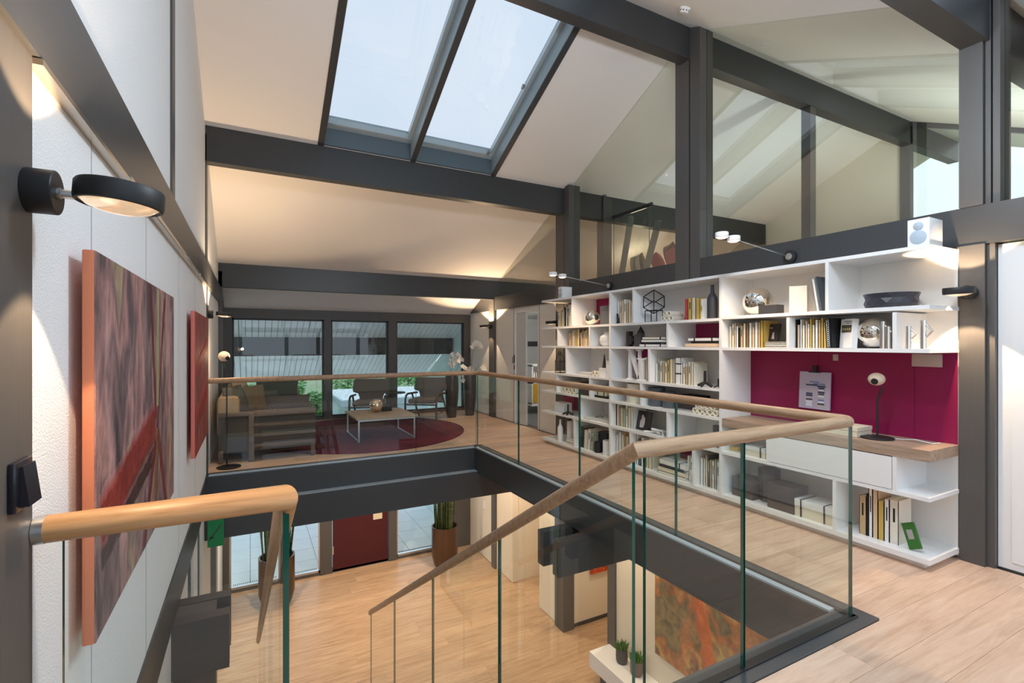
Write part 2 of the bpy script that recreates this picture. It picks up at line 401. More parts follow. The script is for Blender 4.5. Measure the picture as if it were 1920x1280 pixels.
m = MB(); m.box(XR+.15, 7.2, 6.2, 10.45, -.1, -.005); struct('floor_side_room', m, pm('grey_carpet', (.16, .16, .17), .9), 'dark grey floor of the side room')
# glazing above the right beam
def pane(y0, y1, lab, zb=2.356):
    w = window(lab); m = MB()
    pts = [(y0, zb), (y1, zb), (y1, rz(y1))]+([(RY, RZ)] if y0 < RY < y1 else [])+[(y0, rz(y0))]
    m.prism(pts, 'x', XR+.05, XR+.062); m.obj('pane', gl_int, w); return w
pane(6.43, 8.64, 'triangular glass pane above the sliding door'); pane(3.99, 6.07, 'large glass pane between ridge post and bookcase end')
pane(1.50, 3.65, 'large glass pane between ridge post and near pier'); pane(-.9, 1.30, 'glass pane at the right edge')
# ------------------------------------------------------------------ loft behind the glass
m = MB(); m.box(XR+.17, XG, YN, YB, 2.08, 2.2); struct('floor_loft', m, oak_low, 'loft floor behind the glazing')
m = MB(); m.prism([(6.36, 2.2), (YB, 2.2), (YB, rz(YB)), (6.36, rz(6.36)-.0)], 'x', 7.4, 7.5)
m.box(XR+.45, 7.4, 9.0, 9.1, 2.2, rz(9.0)+.1); struct('wall_loft', m, lofts, 'cream wall of the loft')
m = MB(); m.box(6.40, 6.52, 3.79, 3.91, 2.2, 4.6); trim(m, beam_z, 'dark loft post under the ridge')
m = MB(); m.box(4.95, 5.12, 6.2, 6.36, 2.2, rz(6.36)+.03); m.box(4.94, 5.0, 6.18, 6.2, 3.35, 3.86); trim(m, beam_z, 'dark bolted loft post beside the loft railing')
m = MB(); m.box(6.9, 7.07, 6.2, 6.36, 2.2, rz(6.36)+.02); trim(m, beam_z, 'dark loft post behind the pink cushions')
w = window('glazed gable at the far end of the loft'); m = MB()
for y0, y1 in ((3.78, 3.92), (1.30, 1.5)): m.box(XG-.04, XG+.06, y0, y1, 2.2, rz(y1 if y1 > RY else y0)-.01)
m.obj('frame', beam_z, w)
for y0, y1 in ((1.5, 3.78), (-.9, 1.3)):
    mm = MB(); mm.prism([(y0, 2.3), (y1, 2.3), (y1, rz(y1)-.06), (y0, rz(y0)-.06)], 'x', XG, XG+.012); mm.obj('pane', gl_int, w)
m = MB(); m.box(XG-.05, XG+.08, YN, YB, 2.15, 2.3); trim(m, beam_y, 'dark sill beam of the loft gable')
m = MB(); m.prism([(3.93, 2.2), (YB, 2.2), (YB, rz(YB)), (3.93, rz(3.93))], 'x', XG, XG+.1); struct('wall_gable', m, lofts, 'cream solid half of the loft gable')
m = MB()
for s in (-1,):
    m.add([(x, RY+s*d, RZ-SL*d+o) for x in (XG-.03, XG+.05) for d, o in ((0, 0), (6, 0), (6, -.07), (0, -.07))], [(0,1,2,3),(7,6,5,4),(0,4,5,1),(1,5,6,2),(2,6,7,3),(3,7,4,0)])
trim(m, beam_y, 'dark verge trim of the loft gable')
# ------------------------------------------------------------------ floors
def planks(parent, mat, x0, x1, y0, y1, z, w=.192, L=2.1, seed=1):
    rnd = random.Random(seed); n = max(1, round((y1-y0)/w)); w = (y1-y0)/n; cache = {}
    for i in range(n):
        x = x0-rnd.random()*L*.9
        while x < x1-.02:
            a, b = max(x, x0), min(x+L, x1); x += L
            if b-a < .03: continue
            key = round(b-a, 3)
            if key not in cache:
                mb = MB(); mb.bbox(0, b-a-.0012, 0, w-.0012, -.012, 0, .0009); cache[key] = mb.mesh('plank', mat)
            link(bpy.data.objects.new('plank', cache[key]), parent, (a, y0+i*w, z+rnd.uniform(-.0004, .0004)))
m = MB(); m.box(XL, XR+.15, 6.222, YB, -.284, -.014); m.box(2.732, XR+.15, YN, 6.222, -.284, -.014); m.box(XL, 2.732, YN, 1.518, -.284, -.014)
fl = struct('floor', m, pm('floor_core', (.12, .09, .06), .8), 'oak plank floor of the upper gallery')
planks(fl, oak_floor, XL, XR, 6.40, YB, 0, seed=3); planks(fl, oak_floor, 2.912, XR, 1.364, 6.40, 0, seed=4)
planks(fl, oak_floor, XL, XR, -.55, 1.364, 0, seed=5)
m = MB(); m.box(XL-.2, 5.6, YN, YB+.1, GF-.2, GF-.014)
gfl = struct('floor_lower', m, MATS['floor_core'], 'oak plank floor of the ground floor')
planks(gfl, oak_low, XL, XR, 1.6, YB-.02, GF, w=.2, L=2.2, seed=9)
planks(gfl, oak_low, XR, 5.6, 4.0, YB-1.2, GF, w=.2, L=2.2, seed=10)
m = MB(); m.box(XL, XR+.1, 6.3, YB, -.30, -.286); m.box(2.8, 5.6, YN, 6.3, -.30, -.286); m.box(XL, 2.8, YN, 1.4, -.30, -.286)
struct('ceiling_lower', m, ceil_m, 'pale ceiling of the ground floor')
# rim beams round the void
m = MB(); m.box(XL, 2.73, 6.22, 6.34, -.285, -.001); trim(m, beam_x, 'dark rim beam at the far edge of the void')
m = MB(); m.box(XL, XR, 6.10, 6.218, -.637, -.286); lbm = trim(m, beam_x, 'dark lower beam under the far edge of the void')
m = MB(); m.box(XL+.01, 2.724, 6.101, 6.217, -.2855, -.282); m.obj('cover_strip', alu, lbm)
m = MB(); m.box(2.73, 2.85, 1.52, 6.218, -.305, -.001); m.box(2.725, 2.85, 1.52, 6.1, -.312, -.300); trim(m, beam_y, 'dark rim beam along the bookcase side of the void')
m = MB(); m.box(XL, 2.73, 1.40, 1.52, -.305, -.001); trim(m, beam_x, 'dark rim beam at the landing')
for y0, y1, n in ((3.64, 3.74, 'near'), (3.90, 4.00, 'far')):
    m = MB(); m.box(2.41, XR+.3, y0, y1, -.63, -.313); trim(m, beam_x, n+' one of the twin beam ends under the bookcase side')
    m = MB(); m.box(XL, -.12, y0, y1, -.63, -.286); trim(m, beam_x, n+' one of the twin beam stubs at the left wall')
m = MB(); m.box(XL, -.2, 3.745, 3.895, GF, -.29); trim(m, beam_z, 'dark ground floor post between the left twin beams')
# base plates and channels of the balustrade
m = MB(); m.box(XL+.001, 2.91, 6.22, 6.40, 0, .010); m.box(2.73, 2.91, 1.365, 6.22, 0, .010); m.box(1.33, 2.73, 1.365, 1.52, 0, .010); m.box(XL+.02, .10, 1.365, 1.52, 0, .010)
bp = trim(m, plate, 'flat dark metal plate framing the floor opening')
m = MB(); m.box(XL+.05, 2.835, 6.283, 6.317, .0102, .016); m.box(2.785, 2.823, 1.43, 6.3, .0102, .016); m.box(1.35, 2.823, 1.420, 1.462, .0102, .016)
m.obj('channel', chan, bp)
m = MB(); m.box(XL+.03, 2.80, 6.225, 6.278, .0102, .022); m.box(2.735, 2.780, 1.52, 6.28, .0102, .022); m.obj('cover_strip', alu, bp)
# ------------------------------------------------------------------ glass balustrade
def gpan(parent, a0, a1, ax, c, z0=.012, z1=1.015, th=.016):
    """glass panel along axis ax from a0 to a1 at position c"""
    m = MB(); g = .006
    if ax == 'x': m.box(a0+g, a1-g, c-th/2, c+th/2, z0, z1); big = (2, 4)
    else: m.box(c-th/2, c+th/2, a0+g, a1-g, z0, z1); big = (3, 5)
    m.m = [0 if i in big else 1 for i in range(6)]; return m.obj('glass_panel', [gl_rail, edge], parent)
RR = .030; RH = 1.04
bal = thing('glass_balustrade', 'glass balustrade with oak handrail round the far and bookcase sides of the void', 'railing', (2.8, 3.9, 0))
off = Vector((-2.8, -3.9, 0))
def under(o, root):
    o.location = -root.location; return o
for a, b in ((XL+.03, .70), (.70, 1.925), (1.925, 2.795)): under(gpan(bal, a, b, 'x', 6.30), bal)
for a, b in ((5.09, 6.29), (3.87, 5.09), (2.655, 3.87), (1.45, 2.655)): under(gpan(bal, a, b, 'y', 2.803), bal)
m = MB(); m.tube([(XL+.01, 6.30, RH), (2.66, 6.30, RH)]+[(2.66+.143*math.sin(math.radians(q)), 6.157+.143*math.cos(math.radians(q)), RH) for q in range(10, 90, 10)]+[(2.803, 6.157, RH)], RR, 16); under(m.obj('handrail', oak_rail_y, bal, True), bal)
m = MB(); m.tube([(2.803, 6.157, RH), (2.803, 1.50, RH)]+[(2.744+.059*math.cos(math.radians(q)), 1.50-.059*math.sin(math.radians(q)), RH) for q in range(10, 100, 10)]+[(2.70, 1.441, RH)], RR, 16); under(m.obj('handrail', oak_rail_y, bal, True), bal)
railn = wood('oak_rail_near', (.33, .20, .115), (.47, .31, .19), (.57, .40, .26), 'x', .38, 1.6, .0)
m = MB(); m.tube([(XL+.003, 6.30, RH), (XL+.02, 6.30, RH)], .034, 16); under(m.obj('rail_rosette', steel, bal, True), bal)
SLS = .615
def stair_glass(root, x, ys, start, mat):
    for a, b in zip(ys[:-1], ys[1:]):
        m = MB(); a += .006; b -= .006; f = lambda y: -SLS*(y-1.441)
        m.prism([(a, f(a)-.32), (b, f(b)-.32), (b, f(b)+RH-.025), (a, f(a)+RH-.025)], 'x', x-.008, x+.008); m.m = [0, 0]+[1]*4
        under(m.obj('glass_panel', [gl_rail, edge], root), root)
    m = MB(); e = 6.18; f = lambda y: RH-SLS*(y-1.441)
    m.tube([start, (x, 1.441, f(1.441)), (x, 5.0, f(5.0)), (x, e-.03, f(e-.03)), (x, e, f(e)-.012)], [RR, RR, RR, RR, RR*.8], 20); under(m.obj('handrail', mat, root, True), root)
sb = thing('stair_balustrade', 'glass stair balustrade with oak handrail running from the near corner down the stairs', 'railing', (1.31, 3.8, -1.4))
for a, b in ((1.345, 1.93), (1.93, 2.795)): under(gpan(sb, a, b, 'x', 1.441), sb)
stair_glass(sb, 1.31, (1.45, 2.613, 3.822, 5.025, 6.15), (2.70, 1.441, RH), railn)
lb = thing('landing_balustrade', 'short glass balustrade with orange-brown oak handrail at the left post', 'railing', (-.15, 1.44, 0))
under(gpan(lb, XL+.055, .075, 'x', 1.441), lb)
stair_glass(lb, .085, (1.45, 2.613, 3.822, 5.025, 6.10), (XL+.03, 1.441, RH), oak_rail)
m = MB(); m.tube([(XL+.013, 1.441, RH), (XL+.032, 1.441, RH)], .031, 20); under(m.obj('rail_rosette', steel, lb, True), lb)
# ------------------------------------------------------------------ stairs
st = thing('staircase', 'oak staircase descending between the two sloping glass balustrades', 'stairs', (.7, 3.8, GF))
trd = None
for i in range(1, 16):
    if trd is None: mb = MB(); mb.bbox(.11, 1.285, 0, .32, -.045, 0, .004); trd = mb.mesh('tread', oak_low)
    o = link(bpy.data.objects.new('tread', trd), st); o.location = Vector((0, 1.54+.29*(i-1), -.184*i))-st.location
for x in (.14, 1.19):
    m = MB(); m.prism([(1.54, -.55), (1.54, -.25), (5.95, GF+.03), (5.45, GF)], 'x', x, x+.06); under(m.obj('stringer', beam_y, st), st)
# ------------------------------------------------------------------ back wall, upper windows
m = MB(); m.box(XL, XR, YB-.06, YB+.08, 1.90, 2.10); m.box(XL, -.287, YB-.06, YB+.08, 0, 1.9); m.box(1.236, 1.362, YB-.06, YB+.08, 0, 1.9)
m.box(2.457, 2.62, YB-.06, YB+.08, 0, 1.9); m.box(4.10, XR, YB-.06, YB+.08, 0, 1.9); m.box(XL, XR, YB-.05, YB+.08, 0, .05)
struct('wall_back', m, beam_z, 'dark timber frame of the far window wall')
for x0, x1, n in ((-.287, 1.236, 'left'), (1.362, 2.457, 'middle'), (2.62, 4.10, 'right')):
    w = window(n+' floor-length window of the far wall'); m = MB(); f = .03
    m.box(x0, x0+f, YB-.02, YB+.04, .05, 1.9); m.box(x1-f, x1, YB-.02, YB+.04, .05, 1.9); m.box(x0, x1, YB-.02, YB+.04, .05, .05+f); m.box(x0, x1, YB-.02, YB+.04, 1.9-f, 1.9); m.obj('frame', darkgrey, w)
    m = MB(); m.box(x0+f, x1-f, YB, YB+.012, .05+f, 1.9-f); m.obj('pane', gl_win, w)
# ground floor of the back wall
m = MB()
for x0, x1 in ((XL, -.33), (1.17, 1.38), (2.47, 2.63), (3.87, XR)): m.box(x0, x1, YB-.06, YB+.1, GF, -.286)
m.box(XL, XR, YB-.03, YB+.1, GF, GF+.05); m.box(XL, XR, YB-.05, YB+.1, -.5, -.286)
struct('wall_back_lower', m, beam_z, 'dark timber frame of the ground floor entrance wall')
for x0, x1, n in ((-.33, 1.17, 'left of the red door'), (2.63, 3.87, 'right of the red door')):
    w = window('ground floor window '+n); m = MB(); f = .03
    m.box(x0, x0+f, YB-.02, YB+.05, GF+.05, -.5); m.box(x1-f, x1, YB-.02, YB+.05, GF+.05, -.5); m.box(x0, x1, YB-.02, YB+.05, GF+.05, GF+.09); m.obj('frame', steel, w)
    m = MB(); m.box(x0+f, x1-f, YB, YB+.012, GF+.05, -.5); m.obj('pane', gl_win, w)
    m = MB()
    q = x0+.06
    while q < x1-.05: m.box(q, q+.012, YB+.09, YB+.15, GF+.055, GF+.075); q += .03
    m.obj('threshold_grille', darkgrey, w)
m = MB(); m.box(1.40, 2.455, YB-.03, YB+.03, GF+.012, -.5); d3 = struct('door_3', m, redwine, 'dark red entrance door on the ground floor')
p = ony(708, 966, YB-.03); m = MB(); m.bbox(p.x-.09, p.x+.09, YB-.05, YB-.031, p.z-.07, p.z+.07, .006); m.obj('door_viewer', pm('intercom', (.75, .66, .5), .4), d3)
m = MB()
for z in (GF+.35, -1.0, -.75): m.box(1.385, 1.41, YB-.05, YB-.03, z, z+.15)
m.obj('hinge', steel, d3)
# ground floor right wall
m = MB()
for y0, y1 in ((8.75, YB), (7.95, 8.6), (6.46, 7.0), (1.0, 5.05)): m.box(XR, XR+.12, y0, y1, GF+.01, -.3)
struct('wall_right_lower', m, cream_w, 'cream ground floor wall behind the bench')
m = MB(); m.box(XR+.12, 5.6, 6.26, 6.32, GF+.05, -.3); m.box(5.55, 5.6, 3.9, 9.0, GF, -.3); m.box(XR+.1, 5.6, 8.0, 8.06, GF, -.3); m.box(XR+.12, 5.6, 4.4, 4.46, GF, -.3)
struct('wall_niche_lower', m, cream_w, 'cream walls seen through the ground floor openings')
m = MB(); m.box(XR+.12, 5.55, 6.245, 6.26, GF+.01, GF+.06); struct('baseboard_lower', m, darkgrey, 'dark baseboard in the ground floor niche')
post(4.20, 4.40, 6.22, 6.46, GF, -.3, 'dark ground floor column below the bookcase'); post(4.22, 4.40, 5.05, 5.2, GF, -.3, 'dark ground floor post beside the bench')
post(4.20, 4.40, 8.6, 8.75, GF, -.3, 'dark ground floor post near the entrance')
m = MB(); m.box(XR-.012, XR-.001, 9.15, 9.23, -1.95, -1.8); o = m.obj('light_switch', white); tag(o, 'small white switch on the ground floor wall beside the potted plant', 'switch')
# near wall behind the viewer: glazed like the far one
m = MB(); m.box(XL, XG, YN-.08, YN+.05, 1.90, 2.1); m.box(XL, XG, YN-.08, YN+.05, -.3, .05)
for x in (XL, 1.24, 2.46, 4.1, 6.5, 8.85): m.box(x, x+.14, YN-.08, YN+.05, 0, 1.9)
struct('wall_near', m, beam_z, 'dark timber frame of the window wall behind the viewer')
# ------------------------------------------------------------------ outside
soff = thing('roof_overhang', 'white boarded roof overhang outside the far windows', 'roof overhang', (2, 12, rz(12)))
bd = None; x = -1.2; bmat = pm('white_boards', (.90, .92, .92), .5)
while x < 4.22:
    if bd is None:
        mb = MB(); y0, y1 = YB+.05, 13.0; mb.add([(a, y-12, rz(y)-rz(12)+o) for a in (0, .102) for y, o in ((y0, 0), (y1, 0), (y1, .03), (y0, .03))], [(0,1,2,3),(7,6,5,4),(0,4,5,1),(1,5,6,2),(2,6,7,3),(3,7,4,0)]); bd = mb.mesh('board', bmat)
    link(bpy.data.objects.new('board', bd), soff, (x-2, 0, 0)); x += .112
m = MB(); m.add([(a, y, rz(y)+o) for a in (-1.4, 4.25) for y, o in ((YB+.05, .032), (13.05, .032), (13.05, .25), (YB+.05, .25))], [(0,1,2,3),(7,6,5,4),(0,4,5,1),(1,5,6,2),(2,6,7,3),(3,7,4,0)]); under(m.obj('roof_deck', darkgrey, soff), soff)
m = MB(); m.box(-1.4, 4.3, 13.0, 13.14, rz(13.05)-.03, rz(13.05)+.2); under(m.obj('gutter', darkgrey, soff), soff)
m = MB(); m.prism([(10.98, 1.20), (11.12, 1.20), (11.12, rz(11.12)), (10.98, rz(10.98))], 'x', -1.4, 4.25); trim(m, beam_x, 'dark purlin outside below the roof overhang')
m = MB(); m.prism([(YB+.09, GF), (12.9, GF), (12.9, rz(12.9)-.05), (YB+.09, rz(YB))], 'x', XR+.02, XR+.2); struct('wall_outside', m, pm('outside_render', (.62, .76, .74), .7), 'pale outside wall beyond the right window')
m = MB(); m.box(-70, 90, -70, 120, GF-.3, GF-.1); grass = pm('lawn', (.10, .16, .05), .9); k = N(grass); k.base(k.ramp(k.noise(k.coord('Object'), 3, 6, .7), [(.3, (.13, .17, .08)), (.7, (.27, .31, .18))])); struct('ground', m, grass, 'green lawn outside')
tm = pm('terrace_tile', (.46, .49, .52), .5); k = N(tm); k.base(k.mix(k.noise(k.coord('Object'), 3, 5, .6), (.60, .63, .66), (.72, .75, .78)))
m = MB(); m.box(-9, 12, YB+.1, 16.0, GF-.12, GF-.035); ter = struct('floor_terrace', m, pm('terrace_base', (.42, .43, .44), .9), 'grey tiled terrace outside the entrance')
mb = MB(); mb.bbox(0, .592, 0, .592, -.03, 0, .003); tl = mb.mesh('tile', tm)
for i in range(13):
    for j in range(7): link(bpy.data.objects.new('tile', tl), ter, (-2.4+i*.6, YB+.2+j*.6, GF-.005))
m = MB(); m.box(-9, 14, -14, YN-.1, GF-.12, GF-.03); struct('floor_terrace_near', m, MATS['terrace_base'], 'added pale paving outside the windows behind the viewer')  # unseen paving added so the glass reflects less green lawn
gar = thing('garage', 'low garage with white walls and gravel roof outside the far windows', 'building', (6, 19, GF))
m = MB(); m.box(-3.1, 4, -1.8, 2, 0, 2.3); m.obj('wall', pm('garage_wall', (.55, .66, .70), .7), gar)
m = MB(); m.box(-3.35, 4.2, -2.05, 2.2, 2.3, 2.5); m.obj('roof', pm('garage_fascia', (.30, .38, .42), .6), gar)
gv = pm('gravel', (.6, .62, .64), .9); k = N(gv); q = k.noise(k.coord('Object'), 14, 3, .8); k.base(k.ramp(q, [(.35, (.25, .27, .29)), (.62, (.82, .84, .86))])); k.bump(q, .8, .05)
m = MB(); m.box(-3.3, 4.15, -2.0, 2.15, 2.48, 2.52); m.obj('gravel', gv, gar)['kind'] = 'stuff'
m = MB(); m.box(-3.0, -2.1, -1.83, -1.8, .05, 1.9); m.obj('door', white, gar)
leafm = []
for i, c in enumerate(((.08, .24, .06), (.14, .36, .10), (.24, .46, .14))):
    lm = pm('leaf_%s' % 'abc'[i], c, .55); leafm.append(lm)
def shrub(loc, rx, ry, h, n, lab, seed, name='garden_shrub'):
    rnd = random.Random(seed); t = thing(name, lab, 'shrub', loc, group='shrubs outside the far windows')
    m = MB()
    for i in range(n):
        a = rnd.random()*6.283; ph = math.acos(1-1.9*rnd.random()); q = .72+.28*rnd.random()
        b = 1+.18*math.sin(3*a+seed)+.15*math.sin(5*ph+seed*2)
        p = Vector((rx*q*b*math.sin(ph)*math.cos(a), ry*q*b*math.sin(ph)*math.sin(a), h*.5+h*.5*q*b*math.cos(ph)))
        s = rnd.uniform(.06, .13); M = Matrix.Translation(p) @ Matrix.Rotation(rnd.random()*6.28, 4, 'Z') @ Matrix.Rotation(rnd.uniform(-1.2, 1.2), 4, 'X')
        m.mi = rnd.choice((0, 1, 1, 2)); m.add([(-s, 0, 0), (0, -s*.45, .02), (s, 0, 0), (0, s*.45, .02)], [(0, 1, 2, 3)], M)
    o = m.obj('foliage', leafm, t); o['kind'] = 'stuff'
    m = MB(); m.tube([(0, 0, 0), (.05, 0, h*.3), (0, .05, h*.75)], [.09, .06, .02], 8); m.obj('trunk', pm('bark', (.10, .07, .05), .8) if 'bark' not in MATS else MATS['bark'], t)
for i, (x, y, rx, h, lab) in enumerate(((-1.0, 16.6, .78, 3.2, 'leafy green shrub nearest the left window behind the sofa'), (.75, 16.9, .78, 3.3, 'leafy green shrub just left of the garage'), (2.0, 18.6, .40, 2.6, 'lower green shrub touching the garage corner'),
        (-2.2, 20.2, 1.2, 3.9, 'green shrub at the left edge of the garden'), (1.0, 21.6, 1.25, 4.0, 'green shrub behind the left garden bushes'), (4.0, 23.6, 1.1, 3.7, 'green shrub behind the left end of the gravel roof'), (6.9, 23.8, 1.2, 3.8, 'green shrub behind the middle of the gravel roof'), (9.9, 23.8, 1.2, 3.7, 'green shrub behind the right end of the gravel roof'), (3.2, 14.6, .5, 1.4, 'small green shrub low beside the terrace'))):
    shrub((x, y, GF-.1), rx, rx*.9, h, 2600 if i < 8 else 700, lab, i+1)
# ------------------------------------------------------------------ lamps
def light(name, ty, parent, loc, energy, col=(1, .70, .42), rot=(0, 0, 0), size=80, blend=.1, rad=.02):
    d = bpy.data.lights.new(name, ty); d.energy = energy*LAMP; d.color = col
    if ty == 'SPOT': d.spot_size = math.radians(size); d.spot_blend = blend
    d.shadow_soft_size = rad; return link(bpy.data.objects.new(name, d), parent, loc, rot)
def wall_lamp(loc, rotz, label, pd=16, pu=14):
    t = thing('wall_lamp', label, 'lamp', loc, (0, 0, math.radians(rotz)), 'round two-way wall lamps')
    m = MB(); m.lathe([(.0, 0), (.046, 0), (.047, .003), (.047, .048), (.045, .05), (0, .05)], 28, R(90, 'Y'), False); m.obj('base', black, t, True)
    m = MB(); m.lathe([(.0125, .05), (.0125, .055), (.010, .056), (.010, .08)], 16, R(90, 'Y')); m.obj('stem', steel, t, True)
    H = T(.158, 0, .006) @ R(4, 'Y')
    m = MB(); m.lathe([(.077, -.022), (.081, -.020), (.083, -.012), (.083, .018), (.080, .023), (.075, .023), (.073, .018), (.073, -.017), (.077, -.022)], 36, H, False); h = m.obj('head', black, t, True)
    m = MB(); m.lathe([(.073, -.016), (.06, -.026), (.035, -.034), (0.001, -.037)], 28, H, False); m.obj('lens', lensg, h, True)
    m = MB(); m.lathe([(.073, .017), (.05, .022), (0.001, .024)], 28, H, False); m.obj('lens', lensg, h, True)
    m = MB(); m.ball((0, 0, -.003), .016, 12, 8, H); m.obj('bulb', lens, h, True)
    light('lamp_spot', 'SPOT', t, (.158, 0, -.045), pd, rot=(0, 0, 0), size=82, blend=.06, rad=.012)
    light('lamp_spot', 'SPOT', t, (.158, 0, .036), pu, rot=(math.pi, 0, 0), size=105 if pu < 50 else 140, blend=.15, rad=.012)
    return t
lensg = pm('lens_glass', (.95, .80, .62), .08, .55, .8, emit=(1, .7, .42), es=.5)
wall_lamp((XL+.012, 1.40, 1.775), 0, 'black round wall lamp nearest, on the left post above the rail', 22, 26)
wall_lamp((4.20, 1.44, 1.785), 180, 'black round wall lamp on the dark pier beside the white door', 40, 30)
wall_lamp((4.20, 8.76, 1.785), 180, 'black round wall lamp on the far post above the orchids', 18, 85)
wall_lamp((4.20, 6.32, 1.765), 180, 'black round wall lamp glimpsed at the far end of the bookcase', 16, 8)
wall_lamp((XL+.012, 6.43, 1.775), 0, 'black round wall lamp at the far end of the left wall', 18, 85)
def reading_lamp(y, zb, label):
    t = thing('reading_lamp', label, 'lamp', (4.21, y, zb), (0, 0, 0), 'twin-head reading lamps over the bookcase')
    m = MB(); m.lathe([(0, 0), (.055, 0), (.056, .03), (.04, .034), (0, .034)], 28, R(-90, 'Y'), False); m.obj('base', black, t, True)
    m = MB(); m.lathe([(0, .034), (.032, .034), (.030, .040), (0, .042)], 24, R(-90, 'Y'), False); m.obj('hub', steel, t, True)
    m = MB(); m.tube([(-.04, 0, 0), (-.70, 0, .075)], .0042, 8); m.obj('arm', steel, t, True)
    for x, z in ((-.76, .085), (-.90, .10)):
        m = MB(); m.lathe([(.046, -.02), (.05, -.016), (.05, .016), (.047, .02), (0, .021)], 28, T(x, 0, z), False); h = m.obj('head', white, t, True)
        m = MB(); m.lathe([(.046, -.018), (.03, -.028), (.001, -.031)], 24, T(x, 0, z), False); m.obj('lens', lens2, h, True)
        light('lamp_spot', 'SPOT', t, (x, 0, z-.035), 24, size=125, blend=.4, rad=.02)
    m = MB(); m.tube([(-.80, 0, .089), (-.86, 0, .096)], .007, 8); m.obj('link', steel, t, True)
lens2 = pm('lens_pale', (1, .93, .85), .1, emit=(1, .80, .60), es=1.6)
reading_lamp(2.66, 2.213, 'white twin-head reading lamp arm nearer, over the black bowl shelves')
reading_lamp(5.13, 2.213, 'white twin-head reading lamp arm at the far end of the bookcase')
def speaker(y0, y1, x0, x1, h, label):
    t = thing('loudspeaker', label, 'speaker', ((x0+x1)/2, (y0+y1)/2, 2.079), (0, 0, 0), 'white loudspeakers on the bookcase'); w = y1-y0; d = x1-x0
    m = MB(); m.bbox(-d/2, d/2, -w/2, w/2, 0, h, .005); m.obj('cabinet', white, t, True)
    g = pm('grille_grey', (.42, .50, .58), .7) if 'grille_grey' not in MATS else MATS['grille_grey']
    for zc, r in ((h*.73, w*.23), (h*.32, w*.38)):
        m = MB(); m.lathe([(r, 0), (r, .003), (r*.9, .005), (0.001, .008)], 32, T(-d/2, 0, zc) @ R(-90, 'Y'), False); m.obj('grille', g, t, True)
a, b = onx(1743, 430, 3.80), onx(1701, 430, 3.80); speaker(a.y, b.y, 3.80, 3.98, .175, 'white loudspeaker at the near end of the bookcase top')
a, b = onx(1057, 550, 3.86), onx(1049, 550, 3.86); speaker(a.y, b.y+.0, 3.84, 4.0, .165, 'white loudspeaker at the far end of the bookcase top')
# smoke detector on the near slope
sd = thing('smoke_detector', 'small white smoke detector on the ceiling beside the ridge beam', 'detector', (3.70, 3.39, rz(3.39)), (math.atan(SL), 0, 0))
m = MB(); m.lathe([(0, -.045), (.035, -.045), (.045, -.035), (.048, -.015), (.052, -.012), (.052, 0), (0, 0)], 28, None, False); m.obj('housing', white, sd, True)
m = MB()
for i in range(10): m.box(.040, .047, -.006, .006, -.032, -.022, R(36*i, 'Z'))
m.obj('vent', darkgrey, sd)
# switch on the left post
sw = thing('light_switch', 'black rocker switch on the left post under the wall lamp', 'switch', (XL+.012, 1.345, 1.165))
m = MB(); m.bbox(0, .014, -.042, .042, -.05, .05, .004); m.obj('frame', blackg, sw, True)
m = MB(); m.prism([(.014, -.04), (.030, -.04), (.020, .04), (.014, .04)], 'y', -.030, .034); m.obj('rocker', blackg, sw)
